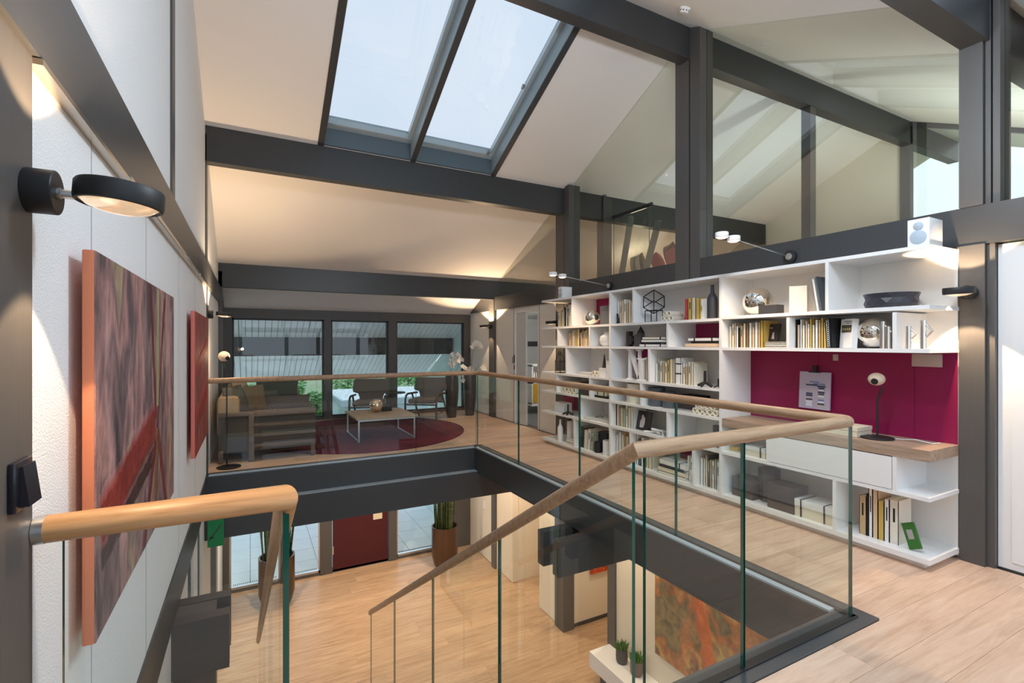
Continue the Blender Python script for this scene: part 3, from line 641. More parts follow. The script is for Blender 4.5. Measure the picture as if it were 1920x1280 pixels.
# ------------------------------------------------------------------ canvases
def art(name, cols, ridge, sc=1.0, seed=0.0, lines=(), asp=(2.0, .85)):
    """abstract canvas in the y/z plane, object coordinates in metres"""
    m = pm(name, cols[0], .55, spec=.4); k = N(m); t = k.n('ShaderNodeTexCoord'); sp = k.n('ShaderNodeSeparateXYZ'); k.l(t.outputs['Object'], sp.inputs[0])
    def mpn(sy, sz, off, scale, det, dist):
        mp = k.n('ShaderNodeMapping'); mp.inputs['Location'].default_value = (seed+off, seed*2+off, seed*3-off); mp.inputs['Scale'].default_value = (1, sy*sc, sz*sc); k.l(t.outputs['Object'], mp.inputs['Vector']); return k.noise(mp.outputs['Vector'], scale, det, .62, dist)
    n1 = mpn(asp[0], asp[1], 0, 1.7, 3, .15); n3 = mpn(asp[0]*1.3, asp[1], 9, 2.2, 4, .2); n2 = mpn(asp[0]*1.7, asp[1]*1.7, 5, 3.6, 6, .2)
    nn = len(cols); c = k.ramp(n1, [(.30+.40*i/(nn-1), q) for i, q in enumerate(cols)])
    c = k.mix(k.ramp(n3, [(.52, (0, 0, 0)), (.66, (.75, .75, .75))]), c, tuple(min(1, q*1.25+.05) for q in cols[nn//2]))
    c = k.mix(k.ramp(n2, [(.42, (0, 0, 0)), (.75, (.6, .6, .6))]), c, tuple(q*.35 for q in cols[0]), 'MIX')
    h = n2
    for (y0, z0, y1, z1, w, colr) in lines:
        L = math.hypot(y1-y0, z1-z0); dy, dz = (y1-y0)/L, (z1-z0)/L
        a = k.math('ADD', k.math('MULTIPLY', sp.outputs[1], dz), k.math('MULTIPLY', sp.outputs[2], -dy)); a = k.math('ABSOLUTE', k.math('ADD', a, -(y0*dz-z0*dy)))
        a = k.math('ADD', a, k.math('MULTIPLY', k.math('SUBTRACT', n2, .5), w*1.4))
        s_ = k.math('ADD', k.math('ADD', k.math('MULTIPLY', sp.outputs[1], dy), k.math('MULTIPLY', sp.outputs[2], dz)), -(y0*dy+z0*dz))
        inside = k.math('MULTIPLY', k.math('GREATER_THAN', s_, 0), k.math('LESS_THAN', s_, L))
        mr = k.n('ShaderNodeMapRange'); mr.inputs['From Min'].default_value = w*1.35; mr.inputs['From Max'].default_value = w*.7; k.l(a, mr.inputs['Value'])
        f = k.math('MULTIPLY', mr.outputs[0], inside); c = k.mix(f, c, k.mix(n2, tuple(q*.45 for q in colr), tuple(min(1, q*1.7) for q in colr)))
        h = k.math('ADD', h, k.math('MULTIPLY', f, k.math('ADD', n2, .4)))
    k.base(c); k.bump(h, ridge, .03); return m
canv = pm('canvas_side', (.62, .20, .10), .7)
def canvas(x0, x1, y0, y1, z0, z1, mat, sidem, label, face=+1):
    o = thing('canvas_painting', label, 'painting', ((x0+x1)/2, (y0+y1)/2, (z0+z1)/2)); w, h, d = y1-y0, z1-z0, x1-x0
    m = MB(); m.bbox(-d/2, d/2, -w/2, w/2, -h/2, h/2, .004); m.obj('stretched_canvas', sidem, o, True)
    m = MB(); xx = d/2 if face > 0 else -d/2
    m.box(xx-.0005 if face > 0 else xx-.0025, xx+.0025 if face > 0 else xx+.0005, -w/2+.002, w/2-.002, -h/2+.002, h/2-.002); m.obj('painted_face', mat, o)
p1 = art('red_abstract', [(.09, .06, .065), (.27, .16, .16), (.12, .08, .09), (.44, .23, .21), (.21, .12, .125), (.38, .30, .19), (.40, .11, .09)], .9, 1.0, 1.0,
         [(.06, .53, .20, -.05, .022, (.15, .012, .014)), (.44, .50, .22, -.1, .022, (.17, .015, .02)), (.27, .53, .24, .0, .035, (.34, .27, .13)), (.22, -.10, .15, -.53, .05, (.22, .10, .05)), (-.72, -.24, .17, -.06, .075, (.25, .025, .018)), (-.72, -.33, .17, -.19, .03, (.06, .02, .02)), (.25, -.12, .5, -.53, .03, (.20, .03, .025)), (.18, -.14, -.10, -.53, .03, (.16, .02, .02))])
a = onx(177, 1230, -.375); b = onx(325, 555, -.375)
canvas(-.402, -.375, a.y, b.y, .63, 1.705, p1, canv, 'large red and grey abstract canvas on the left wall')
p2 = art('scarlet_abstract', [(.30, .02, .015), (.42, .05, .03), (.25, .09, .08), (.50, .08, .05), (.30, .03, .02)], .8, 1.4, 4.0, [(-.5, .1, .5, .3, .06, (.40, .02, .015)), (-.5, -.3, .5, -.1, .07, (.38, .03, .02))])
canvas(-.402, -.375, 4.45, 5.75, .57, 1.70, p2, pm('canvas_side_red', (.66, .17, .13), .7), 'smaller scarlet abstract canvas further along the left wall')
p3 = art('autumn_abstract', [(.10, .075, .03), (.30, .22, .09), (.16, .13, .05), (.50, .16, .03), (.55, .40, .12), (.20, .07, .04), (.42, .33, .14)], .6, .8, 7.0, [(.45, .55, .2, -.5, .08, (.60, .14, .02)), (-.55, .3, -.62, -.4, .08, (.55, .10, .02)), (-.35, .1, -.5, -.4, .10, (.62, .46, .14))], (1.5, 1.3))
a = onx(1231, 1222, 4.235); canvas(4.21, 4.245, 2.25, a.y, a.z, -.95, p3, pm('canvas_side_brown', (.25, .17, .09), .7), 'large green and orange abstract canvas above the ground floor bench', -1)
a = ony(1104, 1077, 6.24); b = ony(1141, 1060, 6.24)
q = thing('canvas_painting', 'small glowing red canvas in the ground floor niche', 'painting', ((a.x+b.x)/2+.03, 6.235, a.z+.24))
m = MB(); w2 = (b.x-a.x)/2; m.bbox(-w2, w2+.05, -.02, .02, -.24, .24, .004); m.obj('stretched_canvas', pm('ember', (.5, .06, .02), .5), q, True)
m = MB(); m.box(-w2+.003, w2+.047, -.0225, -.0195, -.237, .237); e2 = pm('ember_paint', (.55, .08, .015), .5); k = N(e2); k.base(k.ramp(k.noise(k.coord('Object', (1, 1, 2)), 12, 5, .7), [(.3, (.22, .01, .008)), (.5, (.55, .06, .01)), (.75, (.75, .28, .04))])); m.obj('painted_face', e2, q)
# ------------------------------------------------------------------ bookcase
BF, BB = 3.78, 4.19            # front and back
bk = thing('bookcase', 'long white bookcase of offset open bays along the right wall', 'bookcase', (3.98, 3.8, 0))
SH = [2.078, 1.683, 1.415, 1.037, .770, .473, .080]; TH = .026
YE, YM, YR, YN2 = 6.164, 4.612, 3.052, 1.492
def bpart(name, boxes, mat):
    m = MB()
    for b in boxes: m.box(*b)
    return under(m.obj(name, mat, bk), bk)
def shelf(y0, y1, z): bpart('shelf', [(BF, BB, y0, y1, z-TH, z)], white)
shelf(YN2, YE, SH[0]); shelf(YM, YE, SH[1]); shelf(YR, YM, SH[1]); shelf(YN2, YR, SH[1]+.012)
shelf(YN2, YE, SH[2]); shelf(YR, YE, SH[3]); shelf(YR, YE, SH[4]); shelf(YN2, YE, SH[5]); 
bpart('shelf', [(BF, BB, YN2, YE, SH[6]-.034, SH[6])], white); bpart('plinth', [(BF+.06, BB, YN2+.05, YE-.06, 0, SH[6]-.034)], offwhite)
def div(y, a, b, t=.024): bpart('divider', [(BF+.001, BB, y-t/2, y+t/2, SH[b], SH[a]-TH)], white)
for y in (YM, YR): bpart('divider', [(BF-.001, BB, y-.014, y+.014, SH[6], SH[0]-TH)], white)
DV = {0: (5.398, 4.21, 2.118), 1: (5.746, 5.013, 3.70, 2.418, 1.684), 2: (5.536, 3.968), 3: (5.773, 5.01, 4.091), 4: (5.23, 3.70, 2.592, 1.684), 5: (5.349, 4.262, 3.369, 2.066)}
for r, l in DV.items():
    for y in l: div(y, r, r+1)
bpart('back_panel', [(BB, BB+.009, 1.50, 5.95, .03, SH[0]-TH)], offwhite)
# magenta back fields
mg = bpart('back_panel', [(BB-.006, BB-.001, 1.50, 2.42, SH[4], SH[2]-TH)], magenta); mg['label'] = 'magenta panel behind the desk'
for a, b in ((1.74, 2.41), (2.414, YR-.015)):
    bpart('back_panel', [(BB-.009, BB-.004, a, b, SH[4], SH[2]-TH)], magenta)
bpart('back_panel', [(BB-.009, BB-.004, 1.497, 1.736, SH[4], SH[2]-TH)], magenta)
for u0, u1, r in ((1118, 1143, 0), (1292, 1350, 1), (1180, 1216, 2), (1056, 1084, 4), (1276, 1299, 5)):
    a, b = onx(u1, 0, BB).y, onx(u0, 0, BB).y; bpart('back_panel', [(BB-.006, BB-.001, max(a, 1.5), b, SH[r+1], SH[r]-TH)], magenta)
# drawer front and its carcass
dr = bpart('drawer', [(BF-.002, BF+.016, 1.70, 2.578, SH[5]+.004, .692)], white); bpart('carcass', [(BF+.018, BB, 1.70, 2.578, SH[5]+.004, .692)], offwhite)
# desk top
dk = thing('oak_desk', 'thick oak desk top running through the magenta niche', 'desk', (3.98, 2.27, .7))
m = MB(); m.bbox(BF-.002-3.98, BB-3.98-.01, YN2-2.27, YR-.016-2.27, -.002, .072, .003); m.obj('top', oak_desk, dk)
DZ = .772
for u, v, w, h, lab in ((1567, 670, .04, .05, 'small square socket on the magenta panel'), (1738, 675.5, .175, .09, 'pale rectangular plate on the magenta panel')):
    p = onx(u, v, BB-.012); t = thing('wall_plate', lab, 'wall plate', tuple(p)); m = MB(); m.bbox(-.006, .003, -w/2, w/2, -h/2, h/2, .002); m.obj('cover', pm('plate_beige', (.52, .40, .37), .45) if 'plate_beige' not in MATS else MATS['plate_beige'], t, True)
    if w < .1: m = MB(); m.bbox(-.009, -.005, -w*.3, w*.3, -h*.3, h*.3, .001); m.obj('insert', MATS['plate_beige'], t)
# ------------------------------------------------------------------ books and shelf objects
CM = {}
def cm(c, rough=.6):
    k = tuple(round(a, 3) for a in c)
    if k not in CM: CM[k] = pm('cover_%d' % len(CM), c, rough, spec=.3)
    return CM[k]
PAL = {'cream': (.74, .66, .50), 'white': (.82, .81, .78), 'tan': (.55, .38, .20), 'gold': (.58, .40, .10), 'black': (.02, .02, .022), 'grey': (.42, .45, .45), 'brown': (.22, .12, .07), 'ivory': (.78, .73, .62), 'red': (.55, .06, .06), 'green': (.045, .16, .03), 'slate': (.10, .12, .14), 'wine': (.18, .04, .05), 'peach': (.72, .52, .34), 'sage': (.45, .48, .36)}
pagem = pm('paper_pages', (.78, .72, .58), .8); paper = pm('paper_white', (.84, .83, .80), .7); rollm = pm('paper_roll', (.80, .74, .62), .7)
def book(loc, th, h, d, col, label, lean=0, group=None, title=False, cover=None, yaw=0):
    """standing book, spine towards -x, thickness along y, origin at base centre"""
    t = thing('book', label, 'book', loc, (math.radians(lean), 0, math.radians(yaw)), group); c = min(.0035, th*.15)
    m = MB(); m.box(-d/2, d/2, -th/2, -th/2+c, 0, h); m.box(-d/2, d/2, th/2-c, th/2, 0, h); m.box(-d/2, -d/2+c, -th/2, th/2, 0, h); m.obj('cover', cm(PAL[col] if isinstance(col, str) else col), t)
    m = MB(); m.box(-d/2+c, d/2-.004, -th/2+c, th/2-c, .004, h-.005); m.obj('pages', pagem, t)
    if title:
        m = MB(); m.box(-d/2-.0006, -d/2+.0004, -th*.12, th*.12, h*.5, h*.82); m.obj('spine_title', cm(PAL['black'] if col not in ('black', 'slate', 'wine', 'brown') else PAL['ivory']), t)
    return t
def flat(loc, w, h, d, col, label, group=None, strap=0, yaw=0, name='book', cat='book'):
    """lying book or box; w along y, d along x, h height"""
    t = thing(name, label, cat, loc, (0, 0, math.radians(yaw)), group); m = MB(); c = .003
    if name == 'book':
        m.box(-d/2, d/2, -w/2, w/2, 0, c); m.box(-d/2, d/2, -w/2, w/2, h-c, h); m.box(-d/2, -d/2+c, -w/2, w/2, 0, h); m.obj('cover', cm(PAL[col]), t)
        m = MB(); m.box(-d/2+c, d/2-.004, -w/2+.004, w/2-.004, c, h-c); m.obj('pages', pagem, t)
    else:
        m.bbox(-d/2, d/2, -w/2, w/2, 0, h*.62, .002); m.obj('body', cm(PAL['cream' if col == 'white' else col]), t)
        m = MB(); m.bbox(-d/2-.003, d/2+.003, -w/2-.003, w/2+.003, h*.6, h, .002); m.obj('lid', cm(PAL[col]), t)
    for i in range(strap):
        y = (-w*.28 if strap == 1 else -w*.28+i*w*.56); m = MB(); m.box(-d/2-.005, d/2+.005, y-.006, y+.006, 0.001, h+.002); m.obj('strap', black, t)
    return t
def row(r, u0, u1, cols, v0, desc, x=3.86, d=.2, jit=.03, lean=0, group=None, zb=None, th=None):
    """books standing side by side between two columns of the photo on shelf row r"""
    rnd = random.Random(int(u0*7+r)); z = SH[r+1] if zb is None else zb; ya, yb = onx(u0, 0, x).y, onx(u1, 0, x).y; n = len(cols)
    ws = [(.7+.6*rnd.random()) if th is None else th[i] for i in range(n)]; s = (ya-yb)/sum(ws); y = ya; h0 = onx((u0+u1)/2, v0, x).z-z
    h0 = min(h0, SH[r]-TH-z-.012-jit)
    for i, c in enumerate(cols):
        w = ws[i]*s; h = h0*(1+rnd.uniform(-jit, jit)/.2) if jit else h0; dd = d*(.85+.25*rnd.random())
        h = min(h, SH[r]-TH-z-.006)
        sh = math.tan(math.radians(abs(lean)))*0
        book((x+dd/2, y-w/2, z+abs(math.sin(math.radians(lean)))*w/2), w*.97, h, dd, c, '%s book, %s from the left %s' % (c, ordn(i), desc), lean, group or 'books '+desc, title=(rnd.random() < .35)); y -= w
def lathe_thing(name, label, cat, loc, prof, mat, part='body', n=28, sub=None):
    t = thing(name, label, cat, loc); m = MB(); m.lathe(prof, n, None, False); m.obj(part, mat, t, True)
    return t
def yz(u, v, x): p = onx(u, v, x); return p.y, p.z
def dims(u0, u1, x): return onx((u0+u1)/2, 0, x).y, abs(onx(u0, 0, x).y-onx(u1, 0, x).y)
def hgt(u, v, x, z): return onx(u, v, x).z-z
def sphere(u, v, dia, x, r, label, mat=chrome):
    f = x*_s+onx(u, v, x).y*_c; rad = dia*f/FPX/2; y = onx(u, v, x).y; t = thing('chrome_sphere', label, 'sphere', (x, y, SH[r+1])); m = MB(); m.ball((0, 0, rad), rad, 40, 24); m.obj('ball', mat, t, True)
    m = MB(); m.lathe([(rad*.3, 0), (rad*.3, .003), (rad*.22, .006)], 20); m.obj('foot_ring', darkgrey, t); return rad
def cbox(name, label, cat, u0, u1, v, x, d, r, mat, group=None, part='body', bev=.003):
    y, w = dims(u0, u1, x); z = SH[r+1]; h = min(hgt((u0+u1)/2, v, x, z), SH[r]-TH-z-.01)
    t = thing(name, label, cat, (x+d/2, y, z), group=group); m = MB(); m.bbox(-d/2, d/2, -w/2, w/2, 0, h*.75, bev); m.obj('body', mat, t); m = MB(); m.bbox(-d/2-.001, d/2+.001, -w/2-.001, w/2+.001, h*.755, h, bev); m.obj('lid', mat, t); return t
def rolls(r, u0, u1, x, n, label0, grp, L=.20):
    y, w = dims(u0, u1, x); rad = w/n/2*.95
    k = 0
    for lay in range(2):
        for i in range(n-lay):
            if lay and n < 3: break
            t = thing('paper_roll', '%s paper roll %s' % (('lower' if lay == 0 else 'upper')+' '+ordn(i), label0), 'paper roll', (x, y+w/2-(2*i+1+lay)*rad*1.03, SH[r+1]+rad+lay*rad*1.75), (0, 0, math.radians(random.uniform(-9, 9))), grp)
            m = MB(); m.lathe([(rad, 0), (rad, L), (rad*.62, L), (rad*.62, 0), (rad, 0)], 16, R(90, 'Y'), False); m.obj('sheet', rollm, t, True)
            m = MB(); m.lathe([(rad*1.03, L*.4), (rad*1.03, L*.46)], 14, R(90, 'Y'), False); m.obj('band', paper, t)
# --- top row
row(0, 1046, 1058.5, ['cream', 'ivory', 'tan', 'cream', 'sage'], 584, 'at the far open end, top shelf', d=.16)
row(0, 1058.5, 1071, ['black', 'white', 'slate', 'ivory', 'white'], 572, 'in the taller far set, top shelf', d=.2)
sphere(1111, 591, 29, 3.93, 0, 'chrome sphere at the far end of the top shelf')
cbox('storage_box', 'dark grey upright box beside the far chrome sphere', 'box', 1125, 1141, 573, 3.90, .2, 0, slate)
row(0, 1158, 1186, ['white', 'ivory', 'peach', 'white', 'tan', 'ivory', 'cream'], 563, 'in the narrow top bay before the wire cube', d=.2)
m = MB(); t = thing('letter_block', 'small black letter figure leaning on the top shelf books', 'letter', (3.84, onx(1159, 0, 3.84).y, SH[1]));
m.box(-.01, .01, -.012, .012, 0, .02, None); m.prism([(-.02, 0), (-.008, 0), (.02, .12), (.008, .12)], 'x', -.01, .01); m.prism([(.02, 0), (.008, 0), (-.012, .06), (.0, .06)], 'x', -.01, .01); m.obj('figure', black, t)
def wire_cube(loc, s, hgt_, label):
    t = thing('wire_sculpture', label, 'sculpture', loc, (0, 0, math.radians(10))); r = .0055
    B = R(45, 'Z'); q = s/2; V = {}
    M = T(0, 0, hgt_) @ R(36, 'Z') @ Matrix.Rotation(math.radians(35.26), 4, 'Y') @ R(45, 'Z')
    pts = [M @ Vector((a*q, b*q, c*q)) for a in (-1, 1) for b in (-1, 1) for c in (-1, 1)]
    m = MB()
    for i in range(8):
        for j in range(i+1, 8):
            if bin(i ^ j).count('1') == 1: m.tube([pts[i], pts[j]], r, 6)
    m.obj('cube_frame', black, t)
    m = MB(); h = hgt_-s*.62; w = s*.48
    for a in (-1, 1):
        for b in (-1, 1): m.tube([(a*.055, b*w, 0), (a*.055, b*w, h)], r, 6)
    for z in (0.004, h):
        for a in (-1, 1): m.tube([(a*.055, -w, z), (a*.055, w, z)], r, 6)
        for b in (-1, 1): m.tube([(-.055, b*w, z), (.055, b*w, z)], r, 6)
    m.obj('base_frame', black, t)
wire_cube((3.92, onx(1226, 0, 3.92).y, SH[1]), .155, .225, 'black wire cube sculpture balanced on a frame, top shelf')
rolls(0, 1238, 1262, 3.85, 3, 'beside the wire cube', 'paper rolls beside the wire cube')
row(0, 1284.5, 1290, ['red'], 560, 'before the gold books, top shelf', d=.2, jit=0); row(0, 1290, 1312, ['gold', 'cream', 'gold'], 558, 'beside the black bottle, top shelf', d=.2, jit=.01)
y, w = dims(1312, 1327, 3.86); t = thing('wavy_vase', 'white vase with a wavy side between gold books and bottle', 'vase', (3.92, y, SH[1])); m = MB()
pts = [(w/2+.012*math.sin(i*.9), i*.02) for i in range(11)]; m.prism([(-w/2, 0)]+pts+[(-w/2, .2)], 'x', -.04, .04); m.obj('body', white, t)
def bottle(u, x, r, v, dia, label, mat):
    y, _ = yz(u, 0, x); z = SH[r+1]; f = x*_s+y*_c; R0 = dia*f/FPX/2; h = hgt(u, v, x, z)
    t = thing('bottle_vase', label, 'vase', (x, y, z)); m = MB(); m.lathe([(0, 0), (R0*.95, 0), (R0, .006), (R0, h*.56), (R0*.93, h*.63), (R0*.6, h*.72), (R0*.36, h*.78), (R0*.33, h*.97), (R0*.36, h), (R0*.25, h), (R0*.22, h*.8)], 28, None, False); m.obj('body', mat, t, True)
bottle(1335.5, 3.86, 0, 534, 18.5, 'tall black bottle vase at the end of the top middle bay', darkgrey)
# --- second row
row(1, 1067, 1104, ['peach', 'tan', 'ivory', 'peach', 'gold', 'cream', 'brown', 'cream', 'tan', 'peach', 'ivory', 'tan'], 617, 'in the warm set under the far sphere', d=.18)
y = onx(1136, 0, 3.9).y; R0 = .098
lathe_thing('round_vase', 'white round vase with flared lip in the second row', 'vase', (3.91, y-.02, SH[2]), [(0, 0), (.05, 0), (.085, .03), (R0, .075), (.088, .12), (.05, .15), (.035, .16), (.06, .178), (.055, .18), (.03, .162), (.04, .14)], white)
t = thing('black_figure', 'black blocky figure left of the black house ornaments', 'figurine', (3.88, onx(1181, 0, 3.88).y, SH[2])); m = MB(); m.box(-.03, .03, -.02, .028, 0, .175); m.bbox(-.03, .03, -.05, -.018, .02, .12, .01); m.bbox(-.02, .02, -.07, -.045, .06, .10, .008); m.obj('body', black, t)
t = thing('house_ornament', 'black house ornament with a pointed tower', 'figurine', (3.88, onx(1199, 0, 3.88).y, SH[2])); m = MB(); m.box(-.03, .03, .01, .055, 0, .14); m.box(-.03, .03, -.05, .01, 0, .15); m.obj('body', darkgrey, t); m = MB(); m.add([(-.03, -.055, .15), (.03, -.055, .15), (.03, .012, .15), (-.03, .012, .15), (0, -.02, .235)], [(0,1,2,3),(0,1,4),(1,2,4),(2,3,4),(3,0,4)]); m.obj('spire', black, t)
def stack(r, u0, u1, x, specs, desc, zb=None, grp=None):
    y, w = dims(u0, u1, x); z = SH[r+1] if zb is None else zb
    for i, (c, h, fw, sh, st) in enumerate(specs):
        nm = ordn(i)+' from the bottom'
        flat((x+.11, y+sh*w, z), w*fw, h, .2, c, '%s book lying %s %s' % (c, nm, desc), grp or 'books lying '+desc, st); z += h+.0008
stack(1, 1197, 1248, 3.83, [('white', .028, 1.0, 0, 2), ('black', .018, .62, .02, 0), ('white', .028, .9, -.03, 0), ('ivory', .03, .85, -.04, 1)], 'beside the black house ornament')
stack(1, 1282, 1348, 3.83, [('peach', .038, 1.0, 0, 0), ('black', .018, .75, -.06, 0), ('white', .032, .88, -.03, 2)], 'in front of the magenta back, second row')
# --- third row
t = thing('wire_bottle', 'black wire bottle sculpture at the far open end', 'sculpture', (3.86, onx(1050.5, 0, 3.86).y, SH[3])); m = MB(); w = .062
for a in (-1, 1):
    for b in (-1, 1): m.tube([(a*w*.7, b*w, 0), (a*w*.7, b*w, .16), (a*w*.7, b*w*.9, .17), (0, b*.02+.012, .29), (0, b*.015+.012, .305)], .0045, 6)
for z in (.004, .16):
    m.tube([(-w*.7, -w, z), (w*.7, -w, z), (w*.7, w, z), (-w*.7, w, z), (-w*.7, -w, z)], .0045, 6)
m.obj('wire', black, t)
def papers(r, u0, u1, x, n, label):
    y, w = dims(u0, u1, x); t = thing('paper_sheets', label, 'papers', (x+.1, y, SH[r+1]))
    for i in range(n):
        m = MB(); m.box(-.1, .1, -w/2, w/2, i*.008, i*.008+.006, R(random.uniform(-7, 7), 'Z')); m.obj('sheet', paper, t)
papers(2, 1084, 1108, 3.84, 5, 'loose pile of cream papers in the third row far bay')
rolls(2, 1109, 1122, 3.83, 2, 'beside the far paper pile', 'paper rolls beside the far paper pile')
cbox('storage_box', 'small white box beside the far paper rolls', 'box', 1123, 1135, 690, 3.83, .14, 2, white); cbox('storage_box', 'tall narrow white box against the far main divider', 'box', 1136, 1142, 676, 3.85, .14, 2, white)
t = thing('pyramid_ornament', 'slim dark pyramid ornament on the small white box', 'figurine', (3.87, onx(1133, 0, 3.87).y, hgt(1129, 690, 3.83, 0)+.002)); m = MB(); m.add([(-.02, -.02, 0), (.02, -.02, 0), (.02, .02, 0), (-.02, .02, 0), (.004, -.004, .17), (-.004, -.004, .17)], [(0,1,2,3),(0,1,4,5),(1,2,4),(2,3,5,4),(3,0,5)]); m.obj('body', brownm if 'brownm' in globals() else pm('bronze_dark', (.06, .045, .04), .4), t)
# big white letters
y0 = onx(1177, 0, 3.86).y; y1 = onx(1204, 0, 3.86).y; hL = SH[2]-TH-SH[3]-.004
t = thing('letter_ornament', 'large white serif letter N before the magenta back', 'letter', (3.86, (y0+y1)/2, SH[3])); W_ = (y0-y1)
P = lambda a, b: (W_/2-a*W_, b*hL)
m = MB()
for poly in ([(.0, 0), (.34, 0), (.34, .03), (.21, .07), (.21, .85), (.13, .93), (.13, .07), (0, .03)], [(.02, 1), (.30, 1), (.93, .0), (.80, 0), (.13, .93), (.02, .97)], [(.62, 1), (1.0, 1), (1.0, .97), (.88, .93), (.88, .0), (.80, 0), (.80, .93), (.62, .97)]):
    m.prism([P(*q) for q in poly], 'x', -.02, .02)
m.obj('letter', white, t)
y0 = onx(1193, 0, 3.80).y; y1 = onx(1209, 0, 3.80).y; W_ = y0-y1
t = thing('letter_ornament', 'smaller white serif letter I standing in front of the N', 'letter', (3.815, (y0+y1)/2, SH[3])); hL2 = hL*.72
m = MB(); m.prism([(W_/2-a*W_, b*hL2) for a, b in ((0, 0), (1, 0), (1, .04), (.7, .09), (.7, .91), (1, .96), (1, 1), (0, 1), (0, .96), (.3, .91), (.3, .09), (0, .04))], 'x', -.012, .012); m.obj('letter', white, t)
row(2, 1206, 1214, ['white', 'ivory'], 664, 'leaning beside the letter N', x=3.87, d=.16)
row(2, 1229, 1261.5, ['white', 'sage', 'ivory', 'tan', 'white', 'gold', 'cream'], 676, 'in the third row set before the strapped volume', d=.2)
y, w = dims(1262, 1281, 3.85); t = book((3.94, y, SH[3]), w*.5, .265, .18, 'white', 'tall white volume with two black bands in the third row')
for z in (.10, .20): m = MB(); m.box(-.093, .093, -w*.26, w*.26, z, z+.012); m.obj('band', black, t)
row(2, 1276, 1300, ['ivory', 'white', 'tan', 'cream', 'ivory'], 682, 'in the set after the banded volume', d=.19)
def jack(u, x, r, s, label, rot=20):
    t = thing('jack_sculpture', label, 'sculpture', (x, onx(u, 0, x).y, SH[r+1]), (0, 0, math.radians(rot))); m = MB(); c = (0, 0, s*.42)
    for p in ((0, -s*.75, s*.1), (0, s*.75, s*.1), (-s*.5, 0, s*.1), (.0, 0, s*1.45)): m.tube([c, p], s*.13, 12)
    m.obj('prongs', black, t, True)
jack(1322, 3.82, 2, .105, 'black three-pronged sculpture before the cream volumes', 0); jack(1347, 3.83, 2, .06, 'smaller black pronged sculpture beside the main divider', 60)
# --- fourth row
rolls(3, 1052, 1080, 3.84, 4, 'under the wire bottle shelf', 'paper rolls under the wire bottle shelf', .18)
cbox('storage_box', 'dark brown box in the fourth row far bay', 'box', 1088, 1104, 716, 3.88, .2, 3, pm('box_brown', (.05, .04, .04), .6))
y, w = dims(1113, 1139, 3.85); flat((3.93, y, SH[4]), w, .03, .16, 'black', 'black strip box at the front of the fourth row', None, 0, 0, 'storage_box', 'box'); flat((3.93, y, SH[4]+.0305), w*.8, .075, .15, 'white', 'white strapped box on the black strip box', None, 2, 0, 'storage_box', 'box')
y, w = dims(1170, 1199, 3.86); lathe_thing('cylinder_vase', 'wide cream cylinder vase in the fourth row', 'vase', (3.93, y, SH[4]), [(0, 0), (w*.40, 0), (w*.42, .01), (w*.42, .215), (w*.40, .22), (w*.37, .215), (w*.37, .05), (0, .05)], cm(PAL['ivory']))
for u0, u1, lab, hh in ((1217, 1241, 'slate cylinder box, left of two in the fourth row', .2), (1242, 1262, 'slate cylinder box, right of two in the fourth row', .17)):
    y, w = dims(u0, u1, 3.9); t = lathe_thing('cylinder_box', lab, 'box', (3.92, y, SH[4]), [(0, 0), (w*.46, 0), (w*.46, hh*.7), (w*.47, hh*.7), (w*.47, hh), (0, hh)], slate)
cbox('storage_box', 'dark lidded box behind the paper rolls, fourth row', 'box', 1271, 1308, 741, 3.98, .18, 3, pm('box_umber', (.055, .045, .045), .6))
rolls(3, 1297, 1346, 3.82, 5, 'in front of the dark lidded box', 'paper rolls in front of the dark lidded box', .15)
# --- fifth row
cbox('storage_box', 'pale glassy white box at the far end of the fifth row', 'box', 1039, 1057, 754, 3.88, .14, 4, white)
jack(1065, 3.83, 4, .10, 'black pronged sculpture in front of the far magenta back', 40)
papers(4, 1094, 1139, 3.84, 4, 'loose white papers in the fifth row far bay')
t = thing('wire_glasses', 'thin wire ornament lying on the far papers', 'ornament', (3.92, onx(1125, 0, 3.92).y, SH[5]+.034)); m = MB(); m.tube([(.05*math.cos(a*.4), .05*math.sin(a*.4)+.02*math.sin(a), .006+.012*abs(math.sin(a*.8))) for a in range(17)], .0025, 6); m.obj('wire', black, t)
row(4, 1153, 1187, ['wine', 'ivory', 'tan', 'cream', 'sage', 'ivory', 'cream', 'white'], 760, 'beside the black book with a white figure', d=.2)
y, w = dims(1188, 1216, 3.88); t = thing('book', 'black book facing out with a white figure on its cover', 'book', (3.90, y, SH[5]), (0, math.radians(12), math.radians(-6))); m = MB(); m.bbox(-.012, .012, -w/2, w/2, 0, .215, .001); m.obj('cover', black, t)
m = MB(); m.prism([(-.02, .03), (.045, .025), (.05, .09), (.03, .13), (.035, .16), (.015, .175), (-.005, .15), (-.03, .14), (-.035, .08)], 'x', -.0128, -.012); m.obj('cover_figure', cm((.75, .66, .68)), t)
for i, (u, a, dz) in enumerate(((1222, 35, 0), (1230, -20, .012), (1236, 55, .03), (1243, -40, .0))):
    t = thing('paper_roll', '%s white paper tube crossed in the fifth row' % ordn(i), 'paper roll', (3.87, onx(u, 0, 3.87).y, SH[5]+.013+dz), (0, math.radians(-6*i), math.radians(90+a)), 'crossed paper tubes'); m = MB(); m.lathe([(.011, 0), (.011, .17), (.007, .17), (.007, 0), (.011, 0)], 12, T(-.085, 0, 0) @ R(90, 'Y'), False); m.obj('tube', paper, t, True)
papers(4, 1268, 1312, 3.84, 3, 'loose white papers beside the slate cylinder')
y, w = dims(1333, 1347, 3.86); lathe_thing('cylinder_box', 'slate cylinder box against the divider, fifth row', 'box', (3.90, y, SH[5]), [(0, 0), (w*.5, 0), (w*.5, .2), (0, .2)], slate)
